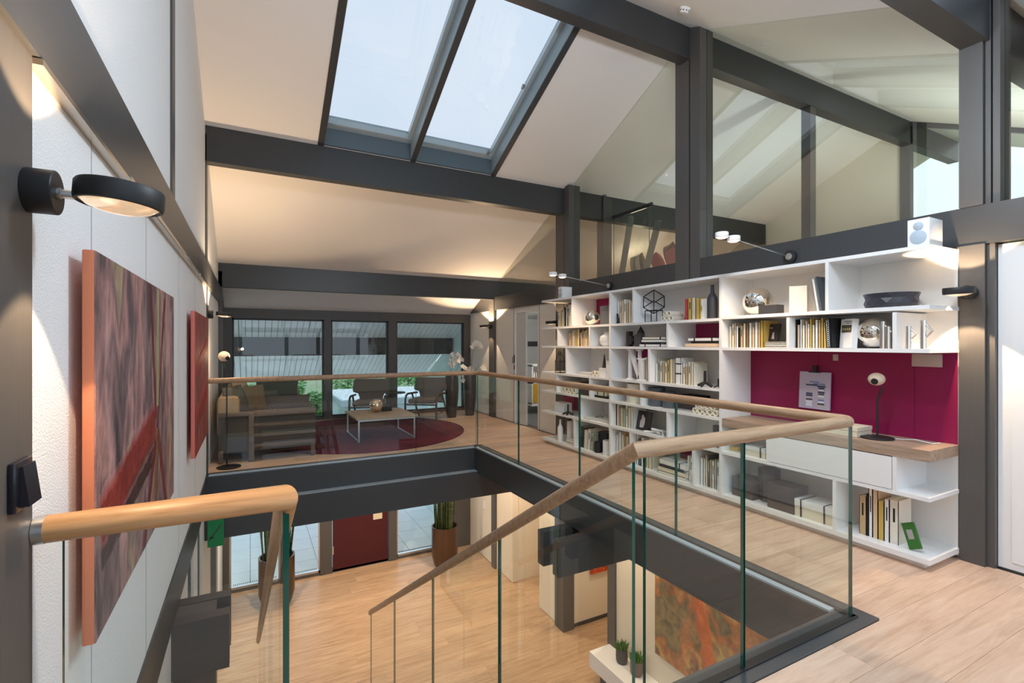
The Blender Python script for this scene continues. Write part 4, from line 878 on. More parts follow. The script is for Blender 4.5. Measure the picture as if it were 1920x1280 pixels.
# --- bottom row
bottle(1050.5, 3.84, 5, 786, 10.5, 'white bottle vase at the far end of the bottom shelf', white)
y, w = dims(1060, 1071, 3.93); lathe_thing('cylinder_vase', 'white cylinder vase behind the far white bottle', 'vase', (3.97, y, SH[6]), [(0, 0), (.05, 0), (.052, .01), (.052, .27), (.046, .28), (.044, .1), (0, .1)], white)
stack(5, 1060, 1075, 3.80, [('ivory', .03, 1, 0, 0), ('white', .035, .95, 0, 0)], 'at the far end of the bottom shelf')
row(5, 1088, 1112, ['black', 'ivory', 'white', 'sage'], 805, 'beside the black cylinders', d=.2, lean=4)
for u0, u1, v, x, lab, mt in ((1115, 1135, 811, 3.93, 'large black cylinder box on the bottom shelf', black), (1111.5, 1120.5, 828, 3.82, 'small black cylinder box on the bottom shelf', black), (1126, 1139, 826, 3.82, 'short white cylinder box on the bottom shelf', white)):
    y, w = dims(u0, u1, x); hh = hgt((u0+u1)/2, v, x, SH[6]); lathe_thing('cylinder_box', lab, 'box', (x+w*.45, y, SH[6]), [(0, 0), (w*.47, 0), (w*.47, hh-.01), (w*.45, hh), (0, hh)], mt)
row(5, 1155, 1179, ['white', 'white', 'ivory', 'tan', 'cream'], 812, 'in the narrow bottom bay', d=.2)
row(5, 1190, 1222, ['cream', 'white', 'slate', 'white', 'gold', 'ivory', 'cream'], 822, 'in the bottom bay left of the strapped stack', d=.2)
stack(5, 1232, 1284, 3.81, [('ivory', .03, .95, 0, 0), ('cream', .045, 1.0, 0, 0), ('black', .026, .9, .02, 0), ('white', .055, .92, -.02, 1)], 'in the bottom bay before the magenta back')
row(5, 1286, 1297, ['white', 'white'], 850, 'leaning at the end of the bottom middle bay', d=.2, lean=5)
row(5, 1313, 1349, ['white', 'ivory', 'cream', 'slate', 'tan', 'white', 'grey', 'white'], 858, 'in the bottom bay before the dark boxes', d=.2)
# --- right section, top
sphere(1420.5, 566, 53, 3.95, 0, 'large chrome sphere on the near top shelf')
def setz(o, z): o.location.z = z
Z1R = SH[1]+.012
for o in list(COL.objects):
    if o.get('label') == 'large chrome sphere on the near top shelf': setz(o, Z1R)
y, w = dims(1426, 1460, 3.83); t = thing('storage_box', 'black open cube box before the large chrome sphere', 'box', (3.85, y, Z1R)); m = MB(); m.bbox(-.05, .05, -w/2, w/2, 0, .075, .002); m.obj('body', darkgrey, t)
y, w = dims(1473, 1512, 3.88); t = thing('square_vase', 'tall white square vase on the near top shelf', 'vase', (3.92, y, Z1R)); m = MB(); q = w*.36; m.prism([(-q, -q), (q, -q), (q, q), (-q, q), (-q, -q), (-q*.85, -q*.85), (-q*.85, q*.85), (q*.85, q*.85), (q*.85, -q*.85), (-q*.85, -q*.85)], 'z', .01, .215, R(25, 'Z')); m.box(-q, q, -q, q, 0, .012, R(25, 'Z')); m.obj('body', cm(PAL['ivory']), t)
book((3.95, onx(1541, 0, 3.9).y, Z1R+.003), .022, .255, .2, 'white', 'white book leaning on the divider before the bowl', -9)
book((3.95, onx(1545.5, 0, 3.9).y-.008, Z1R+.003), .014, .27, .2, 'slate', 'dark thin book behind the leaning white one', -9)
# faceted bowl
y, w = dims(1612, 1720, 3.95); t = thing('faceted_bowl', 'wide black faceted bowl on the near top shelf', 'bowl', (3.985, y, Z1R)); m = MB(); n = 14; R0 = w*.47
rings = [(R0*.90, 0, 0), (R0*.97, .035, .5), (R0*.93, .07, 0), (R0*1.0, .105, .5)]; vs = []
for r_, z_, o_ in rings:
    for i in range(n): a = 2*math.pi*(i+o_)/n; vs.append((min(.19, max(-.19, r_*math.cos(a)*.92)), r_*math.sin(a), z_))
fs = []
for j in range(3):
    s0 = rings[j][2] > 0
    for i in range(n):
        a, b, c, d_ = j*n+i, j*n+(i+1) % n, (j+1)*n+i, (j+1)*n+(i+1) % n
        fs += ([(a, b, d_), (a, d_, c)] if s0 else [(a, b, c), (b, d_, c)])
fs += [tuple(range(n))[::-1]]; m.add(vs, fs); m.obj('shell', pm('bowl_black', (.028, .028, .038), .38), t)
m = MB(); m.lathe([(R0*.93, .104), (R0*.8, .05), (0.001, .03)], n, Matrix.Diagonal((.86*.92, .98, 1, 1)), False); m.obj('inside', black, t)
# --- right section, second row
row(1, 1367, 1431, ['cream', 'ivory', 'peach', 'white', 'black', 'tan', 'cream', 'brown', 'ivory', 'peach', 'white', 'tan', 'gold'], 604, 'in the near second row left set', d=.2, zb=SH[2])
stack(1, 1433, 1474, 3.82, [('ivory', .012, 1, 0, 0), ('white', .014, 1, .01, 0), ('ivory', .012, .98, 0, 0), ('white', .010, 1, 0, 0)], 'under the leaning black book', zb=SH[2])
y, w = dims(1425, 1452, 3.88); t = thing('book', 'black book leaning above the magazine stack', 'book', (3.93, y-.01, SH[2]+.053), (0, math.radians(10), math.radians(-12))); m = MB(); m.bbox(-.01, .01, -w/2, w/2, 0, .15, .001); m.obj('cover', cm((.035, .028, .028)), t); m = MB(); m.prism([(-.03, .02), (0, .02), (-.005, .07), (-.02, .08)], 'x', -.0108, -.01); m.box(-.0108, -.01, .0, .03, .11, .118); m.obj('cover_print', cm((.5, .45, .45)), t)
row(1, 1491.5, 1550, ['black', 'peach', 'white', 'ivory', 'peach', 'white', 'gold', 'cream', 'white', 'tan', 'gold', 'gold'], 600, 'in the near second row middle set', d=.2, zb=SH[2])
y, w = dims(1550, 1562, 3.86); t = book((3.95, y, SH[2]), w*.9, .225, .2, 'black', 'black spiral-bound book beside the white catalogue', -3)
for i in range(14): m = MB(); m.tube([(-.106, w*.2*math.cos(a*.7), .012+i*.015+w*.15*math.sin(a*.7)) for a in range(10)], .0016, 5); m.obj('spiral_ring', steel, t)
y, w = dims(1566, 1597, 3.84); t = thing('book', 'white catalogue with a small photo on its cover', 'book', (3.90, y, SH[2]), (0, math.radians(4), math.radians(-30))); m = MB(); m.bbox(-.02, .02, -.07, .07, 0, .215, .001); m.obj('cover', white, t); m = MB(); m.box(-.0206, -.02, -.055, .055, .115, .17); m.obj('cover_photo', cm((.10, .085, .05)), t)
m = MB()
for a in range(4): m.ball((-.0215, -.035+a*.024, .14), .009, 10, 6, None, (.1, 1, 1))
m.obj('cover_photo_detail', cm((.5, .42, .22)), t); m = MB(); m.box(-.0206, -.02, -.05, .03, .195, .2); m.box(-.0206, -.02, -.05, .01, .183, .187); m.obj('cover_title', black, t)
sphere(1640, 624, 59, 3.97, 1, 'large chrome sphere in the near second row')
def kobj(u, x, h, label, side=1):
    t = thing('chrome_bookend', label, 'ornament', (x, onx(u, 0, x).y, SH[2]), (0, 0, 0), 'chrome tube ornaments'); m = MB(); m.lathe([(0, 0), (.017, 0), (.017, h*.2), (.0175, h*.2), (.0175, h*.22), (.017, h*.22), (.017, h), (0, h)], 20, None, False); m.obj('tube', chrome, t, True)
    m = MB(); m.tube([(0, -side*.015, h*.85), (0, -side*.05, h*.62), (0, -side*.015, h*.4)], .006, 8); m.obj('handle', chrome, t, True)
kobj(1655, 3.80, .185, 'taller chrome tube with angled handle before the sphere', 1); kobj(1665, 3.80, .15, 'shorter chrome tube with angled handle before the sphere', -1)
kobj(1703, 3.84, .15, 'shorter chrome tube ornament in the warm open end bay', 1); kobj(1731, 3.84, .185, 'taller chrome tube ornament in the warm open end bay', 1)
# --- desk niche objects
y, w = dims(1497, 1556, 4.06); z0 = hgt(1526, 768, 4.06, 0); z1 = hgt(1526, 699, 4.06, 0)
t = thing('hanging_print', 'small photo print of stacked books hanging on the magenta panel', 'picture', (4.15, onx(1527, 0, 4.15).y, (z0+z1)/2), (0, math.radians(3), math.radians(-3))); hh = (z1-z0)/2*1.02; w *= 1.02
m = MB(); m.box(-.004, .012, -w/2, w/2, -hh, hh); m.obj('sheet', cm((.52, .46, .58)), t)
m = MB(); m.bbox(-.012, .008, -.016, .016, hh, hh+.055, .004); m.box(-.008, .006, -.05, .05, hh-.006, hh+.004); m.obj('clip', black, t)
rnd = random.Random(5); cols = [(.75, .75, .78), (.06, .07, .12), (.20, .27, .50), (.55, .5, .45), (.10, .1, .12), (.8, .8, .85)]
for cx, n, zt, bw in ((-.055, 8, .5, .055), (.045, 11, .75, .06)):
    for i in range(n):
        m = MB(); b = bw*rnd.uniform(.75, 1.1); zz = -hh*.86+i*(hh*.105); m.box(-.0052, -.0042, -cx-b/2-.015, -cx+b/2-.015, zz, zz+hh*.09); m.obj('printed_book', cm(rnd.choice(cols)), t)
for cy, cz, s in ((.02, .25, .05), (-.04, .32, .05), (.0, .42, .04)):
    m = MB(); m.box(-.0052, -.0043, cy-s, cy+s, cz*hh, cz*hh+.012); m.obj('printed_book', cm(rnd.choice(cols)), t)
t = thing('desk_lamp', 'black desk lamp with a cream ball head on the oak desk', 'lamp', (3.95, onx(1645, 0, 3.95).y, DZ+.001)); m = MB(); m.lathe([(0, 0), (.098, 0), (.1, .003), (.1, .008), (.097, .011), (0, .011)], 40, None, False); m.obj('base', black, t, True)
hs = hgt(1648, 750, 3.95, DZ); hb = hgt(1648, 711, 3.95, DZ)
m = MB(); m.tube([(0, 0, .008), (0, 0, hs), (0, -.035, hb-.05)], .0075, 10); m.obj('stem', black, t, True)
m = MB(); m.ball((-.0, .005, hb), .052, 28, 16, None, (1, 1, .88)); h = m.obj('head', cm((.72, .58, .44)), t, True)
m = MB(); m.lathe([(.022, 0), (.022, .006), (.001, .008)], 20, T(-.046, -.005, hb-.014) @ R(-100, 'Y'), False); m.obj('button', black, h, True)
m = MB(); m.tube([(.05, -.05, .004), (.09, -.12, .004), (.06, -.2, .02), (.1, -.28, .004), (.16, -.3, .004)], .003, 6); m.obj('cord', white, t, True)
light('lamp_spot', 'SPOT', t, (.03, .03, hb-.02), 2.2, col=(1, .6, .4), rot=(math.radians(40), math.radians(-35), 0), size=70, blend=.4, rad=.02)
y, w = dims(1528, 1612, 3.90); flat((3.95, y, DZ+.001), w, .07, .2, 'cream', 'cream box lying on the oak desk beside the lamp', None, 0, 0, 'storage_box', 'box')
# --- right section, lower bays
cbox('storage_box', 'small gold box under the desk beside the main divider', 'box', 1368, 1382, 838, 3.88, .14, 4, cm(PAL['gold']))
y, w = dims(1400, 1437, 3.86); flat((3.94, y, SH[5]), w, .085, .2, 'white', 'cream strapped box under the desk top', None, 1, 0, 'storage_box', 'box')
for u0, u1, v, x, lab in ((1372, 1411, 897, 3.86, 'dark brown low box, leftmost of the dark boxes'), (1438, 1488, 910, 3.83, 'dark brown cube box, rightmost of the dark boxes')):
    cbox('storage_box', lab, 'box', u0, u1, v, x, .19, 5, MATS['box_umber'])
y, w = dims(1414, 1451, 3.93); hh = hgt(1432, 879, 3.93, SH[6]); t = thing('storage_box', 'tall dark hexagonal box between the dark boxes', 'box', (4.0, y, SH[6])); m = MB(); m.lathe([(0, 0), (w*.46, 0), (w*.46, hh*.72), (w*.475, hh*.72), (w*.475, hh), (0, hh)], 6, None, False); m.obj('body', MATS['box_umber'], t)
y, w = dims(1483, 1561, 3.83); flat((3.94, y, SH[6]), w, .135, .2, 'white', 'large cream box with two black straps on the bottom shelf', None, 2, 0, 'storage_box', 'box')
row(5, 1611, 1685, ['tan', 'black', 'white', 'peach', 'gold', 'white', 'ivory'], 927, 'on the near open end of the bottom shelf', x=3.88, d=.2, th=[1.1, .35, .6, .8, .9, .75, 1.3], jit=.03)
y, w = dims(1690, 1722, 3.84); t = thing('book', 'small green book leaning at the near end of the bottom shelf', 'book', (3.87, y-.022, SH[6]+.016), (math.radians(-24), math.radians(10), math.radians(-8))); m = MB(); m.bbox(-.011, .011, -.036, .036, 0, .165, .001); m.obj('cover', cm(PAL['green']), t); m = MB(); m.box(-.0118, -.011, -.018, .018, .06, .12); m.obj('cover_label', cm((.4, .36, .36)), t)
# ------------------------------------------------------------------ unseen roof glazing behind the viewer, added for more daylight
w = window('added unseen roof glazing on the near slope behind the viewer')
for x in (XL+.1, 1.1, 2.15, 3.2, 4.23):
    m = MB(); sbox(m, x, x+.07, YN, 1.30, 0, .26); m.obj('rafter', beam_y, w)
m = MB(); sbox(m, XL+.1, 4.3, YN, 1.30, .22, .23); m.obj('pane', gl_clear, w)
# ------------------------------------------------------------------ sitting area
fab = pm('sofa_fabric', (.075, .058, .05), .85); k = N(fab); q = k.noise(k.coord('Object'), 160, 2); k.base(k.mix(q, (.06, .046, .04), (.11, .088, .076))); k.bump(q, .15, .003)
tanf = pm('tan_fabric', (.40, .27, .16), .85); k = N(tanf); q = k.noise(k.coord('Object'), 200, 2); k.base(k.mix(q, (.34, .23, .14), (.48, .34, .21)))
slatm = wood('sofa_slat', (.12, .085, .065), (.18, .13, .10), (.23, .17, .135), 'x', .5, 2, .1)
def plaid(name, a, b, c, sc=14):
    m = pm(name, a, .85); k = N(m); v = k.coord('Object', (sc, sc, sc)); ch = k.n('ShaderNodeTexBrick'); ch.inputs['Color1'].default_value = (*a, 1); ch.inputs['Color2'].default_value = (*b, 1); ch.inputs['Mortar'].default_value = (*c, 1); ch.inputs['Scale'].default_value = 1.0; ch.inputs['Mortar Size'].default_value = .12
    mp = k.n('ShaderNodeMapping'); mp.inputs['Rotation'].default_value = (math.pi/2, 0, 0); k.l(v, mp.inputs['Vector']); k.l(mp.outputs['Vector'], ch.inputs['Vector']); k.base(ch.outputs['Color']); return m
sf = thing('sofa', 'brown corner sofa with slatted wooden side and tan back', 'sofa', (.2, 8.0, 0))
def sp(name, box, mat, b=.02):
    m = MB(); m.bbox(box[0]-.2, box[1]-.2, box[2]-8, box[3]-8, box[4], box[5], b); return m.obj(name, mat, sf, True)
sp('base', (-.33, .70, 6.87, 9.15, .14, .32), fab); sp('side_panel', (-.34, .745, 6.83, 6.87, .13, .60), fab, .008)
sp('backrest', (-.36, -.12, 6.87, 9.2, .30, .80), tanf, .06); sp('backrest', (-.12, .74, 8.98, 9.2, .30, .70), tanf, .05)
sp('seat_cushion', (-.11, .72, 6.90, 7.95, .32, .46), tanf, .04); sp('seat_cushion', (-.11, .72, 7.96, 8.97, .32, .46), tanf, .04)
for z0, z1 in ((.55, .625), (.425, .465), (.30, .34), (.165, .215)): sp('slat', (.03, .75, 6.805, 6.83, z0, z1), slatm, .006)
sp('slat', (-.34, .03, 6.805, 6.83, .56, .615), slatm, .006); sp('slat', (-.02, .04, 6.80, 6.835, 0, .60), slatm, .005)
for x, y in ((.69, 6.82), (-.34, 6.82), (.69, 9.1), (-.34, 9.1)): sp('leg', (x, x+.05, y, y+.05, 0, .16), slatm, .004)
def cushion(px, w, h, t, rz_, tilt, mat, label, y):
    p = ony(px[0], px[1], y); o = thing('cushion', label, 'cushion', tuple(p), (math.radians(tilt), 0, math.radians(rz_))); m = MB(); m.pillow(w, h, t); m.obj('cover', mat, o, True)
    m = MB(); m.tube([(-w/2, 0, -h/2), (w/2, 0, -h/2), (w/2, 0, h/2), (-w/2, 0, h/2), (-w/2, 0, -h/2)], .004, 6); m.obj('piping', mat, o)
pl1 = plaid('plaid_tan', (.42, .29, .17), (.20, .15, .11), (.07, .065, .06)); pl2 = plaid('plaid_dark', (.05, .045, .045), (.10, .08, .07), (.16, .11, .06)); darkc = pm('dark_weave', (.045, .038, .036), .9); N(darkc)
cushion((443, 752), .42, .40, .16, 62, -18, pl1, 'tan and grey plaid cushion at the sofa corner nearest the wall', 7.15)
cushion((452, 735), .42, .36, .15, 70, -14, tanf, 'plain tan cushion behind the plaid corner cushion', 7.75)
cushion((474, 747), .40, .38, .15, 35, -20, pl2, 'dark patterned cushion in the middle of the sofa', 7.7)
cushion((521, 733), .62, .34, .16, 4, -12, darkc, 'large dark cushion with tan edge at the far sofa end', 8.86)
cushion((497, 749), .40, .30, .13, 15, -35, pl1, 'tan plaid cushion leaning before the large dark one', 8.35)
cushion((538, 753), .66, .26, .12, 0, -50, plaid('plaid_pale', (.40, .33, .25), (.28, .23, .18), (.10, .09, .09), 9), 'long pale checked cushion along the sofa front', 8.05)
m = MB(); m.lathe([(1.6, 0), (1.6, .012), (1.59, .014), (0, .014)], 96, None, False)
rugm = pm('rug_wine', (.11, .006, .018), .95); k = N(rugm); q = k.noise(k.coord('Object'), 2.2, 4, .6); k.base(k.ramp(q, [(.3, (.055, .004, .012)), (.55, (.13, .007, .022)), (.8, (.20, .015, .035))])); k.bump(k.noise(k.coord('Object'), 260, 2), .3, .004)
o = m.obj('round_rug', rugm, None, True, (1.66, 8.2, .001)); tag(o, 'large round wine-red rug in the sitting area', 'rug')
# coffee table
ct = thing('coffee_table', 'low oak coffee table with steel frame on the round rug', 'table', (1.79, 7.75, .016))
m = MB(); m.bbox(-.45, .45, -.50, .50, .325, .35, .002); m.obj('table_top', oak_tab, ct)
for y in (-.46, .46):
    for x in (-.41, .41): m = MB(); m.box(x-.011, x+.011, y-.011, y+.011, 0, .325); m.obj('leg', steel, ct)
for x in (-.41, .41): m = MB(); m.box(x-.011, x+.011, -.45, .45, 0, .02); m.obj('runner', steel, ct)
for y in (-.46, .46): m = MB(); m.box(-.40, .40, y-.008, y+.008, .30, .325); m.obj('rail', steel, ct)
p = onz(706, 772, .366); t = thing('chrome_sphere', 'gold-toned chrome sphere on the coffee table', 'sphere', (p.x, p.y, .3665)); m = MB(); m.ball((0, 0, .105), .105, 36, 22); m.obj('ball', pm('champagne_metal', (.85, .70, .55), .07, 1), t, True); m = MB(); m.lathe([(.03, 0), (.03, .003)], 20); m.obj('foot_ring', darkgrey, t)
p = onz(725, 770, .366); t = thing('cube_box', 'small black cube box beside the sphere on the coffee table', 'box', (p.x, p.y+.02, .3665)); m = MB(); m.bbox(-.075, .075, -.06, .06, 0, .07, .003); m.obj('body', black, t); m = MB(); m.bbox(-.076, .076, -.061, .061, .071, .105, .003); m.obj('lid', black, t)
# armchairs
chf = pm('chair_fabric', (.15, .125, .11), .9); chw = pm('chair_wood', (.075, .055, .045), .5)
def armchair(loc, rot, label):
    t = thing('armchair', label, 'chair', loc, (0, 0, math.radians(rot)), 'bentwood armchairs by the far windows')
    m = MB(); m.bbox(-.26, .26, -.30, .24, .32, .40, .03); m.obj('seat', chf, t, True)
    out = [(-.20, .34), (.20, .34), (.215, .44), (.24, .50), (.32, .53), (.335, .56), (.33, .74), (.30, .765), (-.30, .765), (-.33, .74), (-.335, .56), (-.32, .53), (-.24, .50), (-.215, .44)]
    m = MB(); vs = []
    for d in (0, .05):
        for x, z in out: vs.append((x, .22+(z-.34)*.38-(abs(x)**2)*.75+d, z))
    n = len(out); m.add(vs, [tuple(range(n))[::-1], tuple(range(n, 2*n))]+[(i, (i+1) % n, n+(i+1) % n, n+i) for i in range(n)]); m.obj('backrest', chf, t, True)
    for s in (-1, 1):
        x = s*.30
        m = MB(); m.tube([(x, -.30, 0), (x, -.31, .25), (x, -.30, .40), (x, -.265, .465), (x, -.19, .49), (x, .0, .485), (x, .30, .47)], .019, 10, None, 1.0); m.obj('arm', chw, t, True)
        m = MB(); m.tube([(x, .02, .48), (x, .40, 0)], .017, 10); m.obj('leg', chw, t, True)
        m = MB(); m.tube([(x, -.30, .12), (x, .29, .14)], .012, 8); m.obj('stretcher', chw, t, True)
    m = MB(); m.tube([(-.30, -.28, .30), (.30, -.28, .30)], .015, 8); m.tube([(-.30, .16, .31), (.30, .16, .31)], .015, 8); m.obj('seat_rail', chw, t, True)
    return t
armchair((1.92, 9.14, 0.016), -20, 'grey bentwood armchair nearer the middle window, behind the coffee table')
armchair((2.96, 9.02, .016), -38, 'grey bentwood armchair beside the tall vases')
p = ony(752, 738, 9.25); t = thing('side_table', 'small round dark side table between the armchairs', 'table', (p.x-.02, 9.62, 0)); m = MB(); m.lathe([(0, p.z-.02), (.2, p.z-.02), (.2, p.z), (0, p.z)], 32, None, False); m.obj('table_top', darkgrey, t, True); m = MB(); m.tube([(0, 0, .01), (0, 0, p.z-.02)], .014, 10); m.obj('stem', darkgrey, t); m = MB(); m.lathe([(0, 0), (.14, 0), (.14, .01), (0, .012)], 28, None, False); m.obj('foot', darkgrey, t, True)
# vases with orchids
vm = pm('vase_umber', (.05, .042, .04), .3); stemm = pm('orchid_stem', (.10, .14, .05), .6); petal = pm('orchid_petal', (.92, .89, .84), .6); petal.node_tree.nodes['Principled BSDF'].inputs['Roughness'].default_value = .6; leafd = pm('orchid_leaf', (.035, .075, .018), .4)
def tall_vase(p, label):
    t = thing('tall_vase', label, 'vase', (p.x, p.y, 0)); m = MB(); m.lathe([(0, 0), (.085, 0), (.09, .02), (.125, .35), (.135, .60), (.128, .78), (.120, .83), (.105, .83), (.10, .78), (0, .76)], 32, None, False); m.obj('body', vm, t, True); return t
def orchid(v, stems, label, seed):
    rnd = random.Random(seed); t = thing('orchid', label, 'plant', (v.x, v.y, .775)); B = Vector((v.x, v.y, .775))
    for i, path in enumerate(stems):
        pts = [Vector((random.uniform(-.03, .03), random.uniform(-.03, .03), 0))]+[ony(u, q, v.y+rnd.uniform(-.06, .06))-B for u, q in path['stem']]
        m = MB(); m.tube(pts, .004, 6); m.obj('stem', stemm, t, True)
        for u, q in path['fl']:
            c = ony(u, q, v.y+rnd.uniform(-.10, .06))-B; m = MB(); M = Matrix.Translation(c) @ Matrix.Rotation(rnd.uniform(-.6, .6), 4, 'Z') @ Matrix.Rotation(rnd.uniform(-.4, .4), 4, 'X')
            for a in range(5):
                an = a*72+rnd.uniform(-8, 8); s = .052 if a % 2 else .062
                m.add([(0, 0, 0), (-s*.42, -.006, s*.5), (0, -.012, s), (s*.42, -.006, s*.5)], [(0, 1, 2, 3)], M @ R(an, 'Y')); m.add([(0, .003, 0), (-s*.42, -.003, s*.5), (0, -.009, s), (s*.42, -.003, s*.5)], [(3, 2, 1, 0)], M @ R(an, 'Y'))
            m.obj('flower', petal, t)
    for i in range(6):
        a = rnd.random()*6.28; m = MB(); L = rnd.uniform(.14, .2); M = Matrix.Rotation(a, 4, 'Z')
        m.add([(.02, 0, 0), (L*.5, -.03, .07), (L, 0, .06), (L*.5, .03, .07), (L*.5, 0, .055)], [(0, 1, 4), (1, 2, 4), (2, 3, 4), (3, 0, 4)], M); m.obj('leaf', leafd, t)
va = onz(847, 782, 0); vb = onz(881, 778, 0)
tall_vase(va, 'tall dark tapering vase, left of the two by the window'); tall_vase(vb, 'tall dark tapering vase, right of the two by the post')
orchid(va, [{'stem': [(848, 690), (846, 668)], 'fl': [(848, 664), (853, 668), (858, 664), (846, 672), (855, 675), (850, 680)]}, {'stem': [(858, 690), (864, 672)], 'fl': [(862, 668), (866, 674), (860, 676)]}, {'stem': [(845, 695), (842, 683)], 'fl': [(844, 681), (848, 686)]}], 'white orchid in the left tall vase', 3)
orchid(vb, [{'stem': [(884, 690), (886, 665), (890, 648)], 'fl': [(886, 650), (889, 645), (892, 642), (896, 643), (900, 645), (902, 649)]}, {'stem': [(893, 692), (898, 686), (905, 684)], 'fl': [(907, 687), (909, 691), (905, 690)]}, {'stem': [(874, 695), (870, 688)], 'fl': [(868, 687), (872, 690), (877, 692), (882, 690), (875, 696), (880, 697), (886, 697)]}, {'stem': [(872, 705), (868, 708)], 'fl': [(869, 706), (875, 712), (868, 713)]}], 'white orchid with a high arching spray in the right tall vase', 8)
# floor lamp
p = onz(429, 876, 0); fb = ony(420, 668, p.y)
t = thing('floor_lamp', 'black floor lamp with cream ball head by the left wall', 'lamp', (p.x, p.y, 0.001)); m = MB(); m.lathe([(0, 0), (.125, 0), (.127, .004), (.127, .010), (.12, .014), (0, .014)], 40, None, False); m.obj('base', black, t, True)
dx = fb.x-p.x
m = MB(); m.tube([(-.02, 0, .01), (-.02, 0, fb.z-.18), (dx-.02, 0, fb.z-.05)], .008, 10); m.obj('stem', black, t, True)
m = MB(); m.ball((dx, 0, fb.z), .06, 28, 16); h = m.obj('head', cm((.72, .58, .46)), t, True); m = MB(); m.lathe([(.024, 0), (.024, .006), (.001, .009)], 20, T(dx+.035, -.042, fb.z-.02) @ R(40, 'Z') @ R(100, 'X'), False); m.obj('button', black, h, True)
light('lamp_point', 'POINT', t, (dx+.1, .05, fb.z+.02), 4, rad=.03)
# side room furniture
t = thing('sideboard', 'low sideboard with yellow doors in the room behind the sliding door', 'cabinet', (6.0, 8.9, 0)); m = MB(); m.box(-.9, .9, -.2, .2, .16, .22); m.box(-.9, .9, -.2, .2, .98, 1.02); m.box(-.9, .9, .18, .2, .22, .98); m.box(-.9, -.87, -.2, .2, .2, 1.0); m.box(-.9, .9, -.2, .2, .62, .65); m.obj('body', white, t)
m = MB(); m.box(-.87, .9, -.21, -.195, .22, .615); m.obj('door', pm('yellow_door', (.55, .30, .01), .4), t)
for i, c in enumerate(('white', 'ivory', 'black', 'brown', 'white', 'tan')): book((5.20+i*.05, 8.85, .655), .04, .2, .16, c, '%s book, %s from the left on the yellow sideboard' % (c, ordn(i)), 0, 'books on the yellow sideboard', yaw=90)
m = MB(); m.box(XR+.2, 7.2, 10.36, 10.4, 1.38, 1.5); trim(m, darkgrey, 'dark strip on the side room wall')
# ------------------------------------------------------------------ ground floor objects
cop = pm('copper_glaze', (.105, .06, .038), .28, .5)
def sanse(p, r, h, n, lh, label, plab, seed):
    t = thing('planter', label, 'planter', (p.x, p.y, GF+.001)); m = MB(); m.lathe([(0, 0), (r*.72, 0), (r*.84, .05), (r, .22), (r, h), (r*.9, h), (r*.88, h*.85), (0, h*.84)], 40, None, False); m.obj('pot', cop, t, True); m = MB(); m.lathe([(r*.87, h*.86), (0.001, h*.88)], 24, None, False); m.obj('soil', cm((.03, .022, .016)), t)
    rnd = random.Random(seed); o = thing('snake_plant', plab, 'plant', (p.x, p.y, GF+h*.88))
    for i in range(n):
        a = rnd.random()*6.28; q = r*.74*math.sqrt(rnd.random()); L = lh*rnd.uniform(.65, 1.1); w = rnd.uniform(.020, .034); tl = rnd.uniform(.02, .16); tw = rnd.random()*3; m = MB(); vs = []; fs = []
        for j in range(7):
            f = j/6; ww = w*(1-.15*f)*(1 if f < .7 else max(.02, (1-f)/.3)); b = tw+f*.8; c = Vector((q*math.cos(a)*(1+f*tl*3), q*math.sin(a)*(1+f*tl*3), L*f)); d = Vector((math.cos(b), math.sin(b), 0)); nn = Vector((-math.sin(b), math.cos(b), 0))
            vs += [c-d*ww, c+nn*.008, c+d*ww]
        for j in range(6):
            for e in range(2): fs.append((j*3+e, j*3+e+1, j*3+e+4, j*3+e+3))
        m.add(vs, fs); m.obj('leaf', snk, o, True)
snk = pm('snake_leaf', (.06, .085, .025), .4); k = N(snk); k.base(k.ramp(k.noise(k.coord('Object', (1, 1, 9)), 3, 3, .6), [(.35, (.02, .035, .012)), (.6, (.075, .10, .03)), (.8, (.18, .17, .06))]))
sanse(onz(834, 1058, GF), .26, .78, 34, 1.2, 'large copper planter right of the red door', 'snake plant in the copper planter right of the red door', 1)
sanse(onz(519, 1132, GF), .28, .82, 32, 1.2, 'large copper planter left of the red door behind the glass', 'snake plant in the copper planter left of the red door', 2)
bn = thing('wall_bench', 'long white floating bench under the ground floor canvas', 'bench', (4.07, 3.8, -2.55)); a = onz(1104.7, 1220, -2.55)
m = MB(); m.bbox(a.x-4.07, XR-4.07, 2.0-3.8, a.y-3.8, -.2, 0, .004); m.obj('slab', white, bn); m = MB(); m.box(a.x+.1-4.07, XR-4.07, 2.1-3.8, a.y-.1-3.8, -.4, -.2); m.obj('plinth', darkgrey, bn)
for (u, v, r, lab, mt) in ((1160, 1243, .075, 'grey pot of spiky succulents, nearer the bench end', (.085, .085, .09)), (1188, 1266, .08, 'brown pot of spiky succulents, further along the bench', (.19, .14, .11))):
    p = onz(u, v, -2.55); t = thing('flower_pot', lab, 'plant pot', (p.x+.05, p.y, -2.549)); m = MB(); m.lathe([(0, 0), (r*.8, 0), (r*.95, .03), (r, .08), (r*.95, .17), (r*.85, .17), (0, .15)], 28, None, False); m.obj('pot', cm(mt), t, True)
    rnd = random.Random(u); m = MB()
    for i in range(70):
        a_ = rnd.random()*6.28; q = r*.85*math.sqrt(rnd.random()); b = Vector((q*math.cos(a_), q*math.sin(a_), .15)); e = b+Vector((q*.5*math.cos(a_)+rnd.uniform(-.015, .015), q*.5*math.sin(a_)+rnd.uniform(-.015, .015), rnd.uniform(.06, .11))); m.tube([b, (b+e)/2+Vector((rnd.uniform(-.008, .008), 0, 0)), e], [.007, .006, .003], 5)
    o = m.obj('foliage', pm('succulent', (.09, .20, .03), .5) if 'succulent' not in MATS else MATS['succulent'], t, True); o['kind'] = 'stuff'
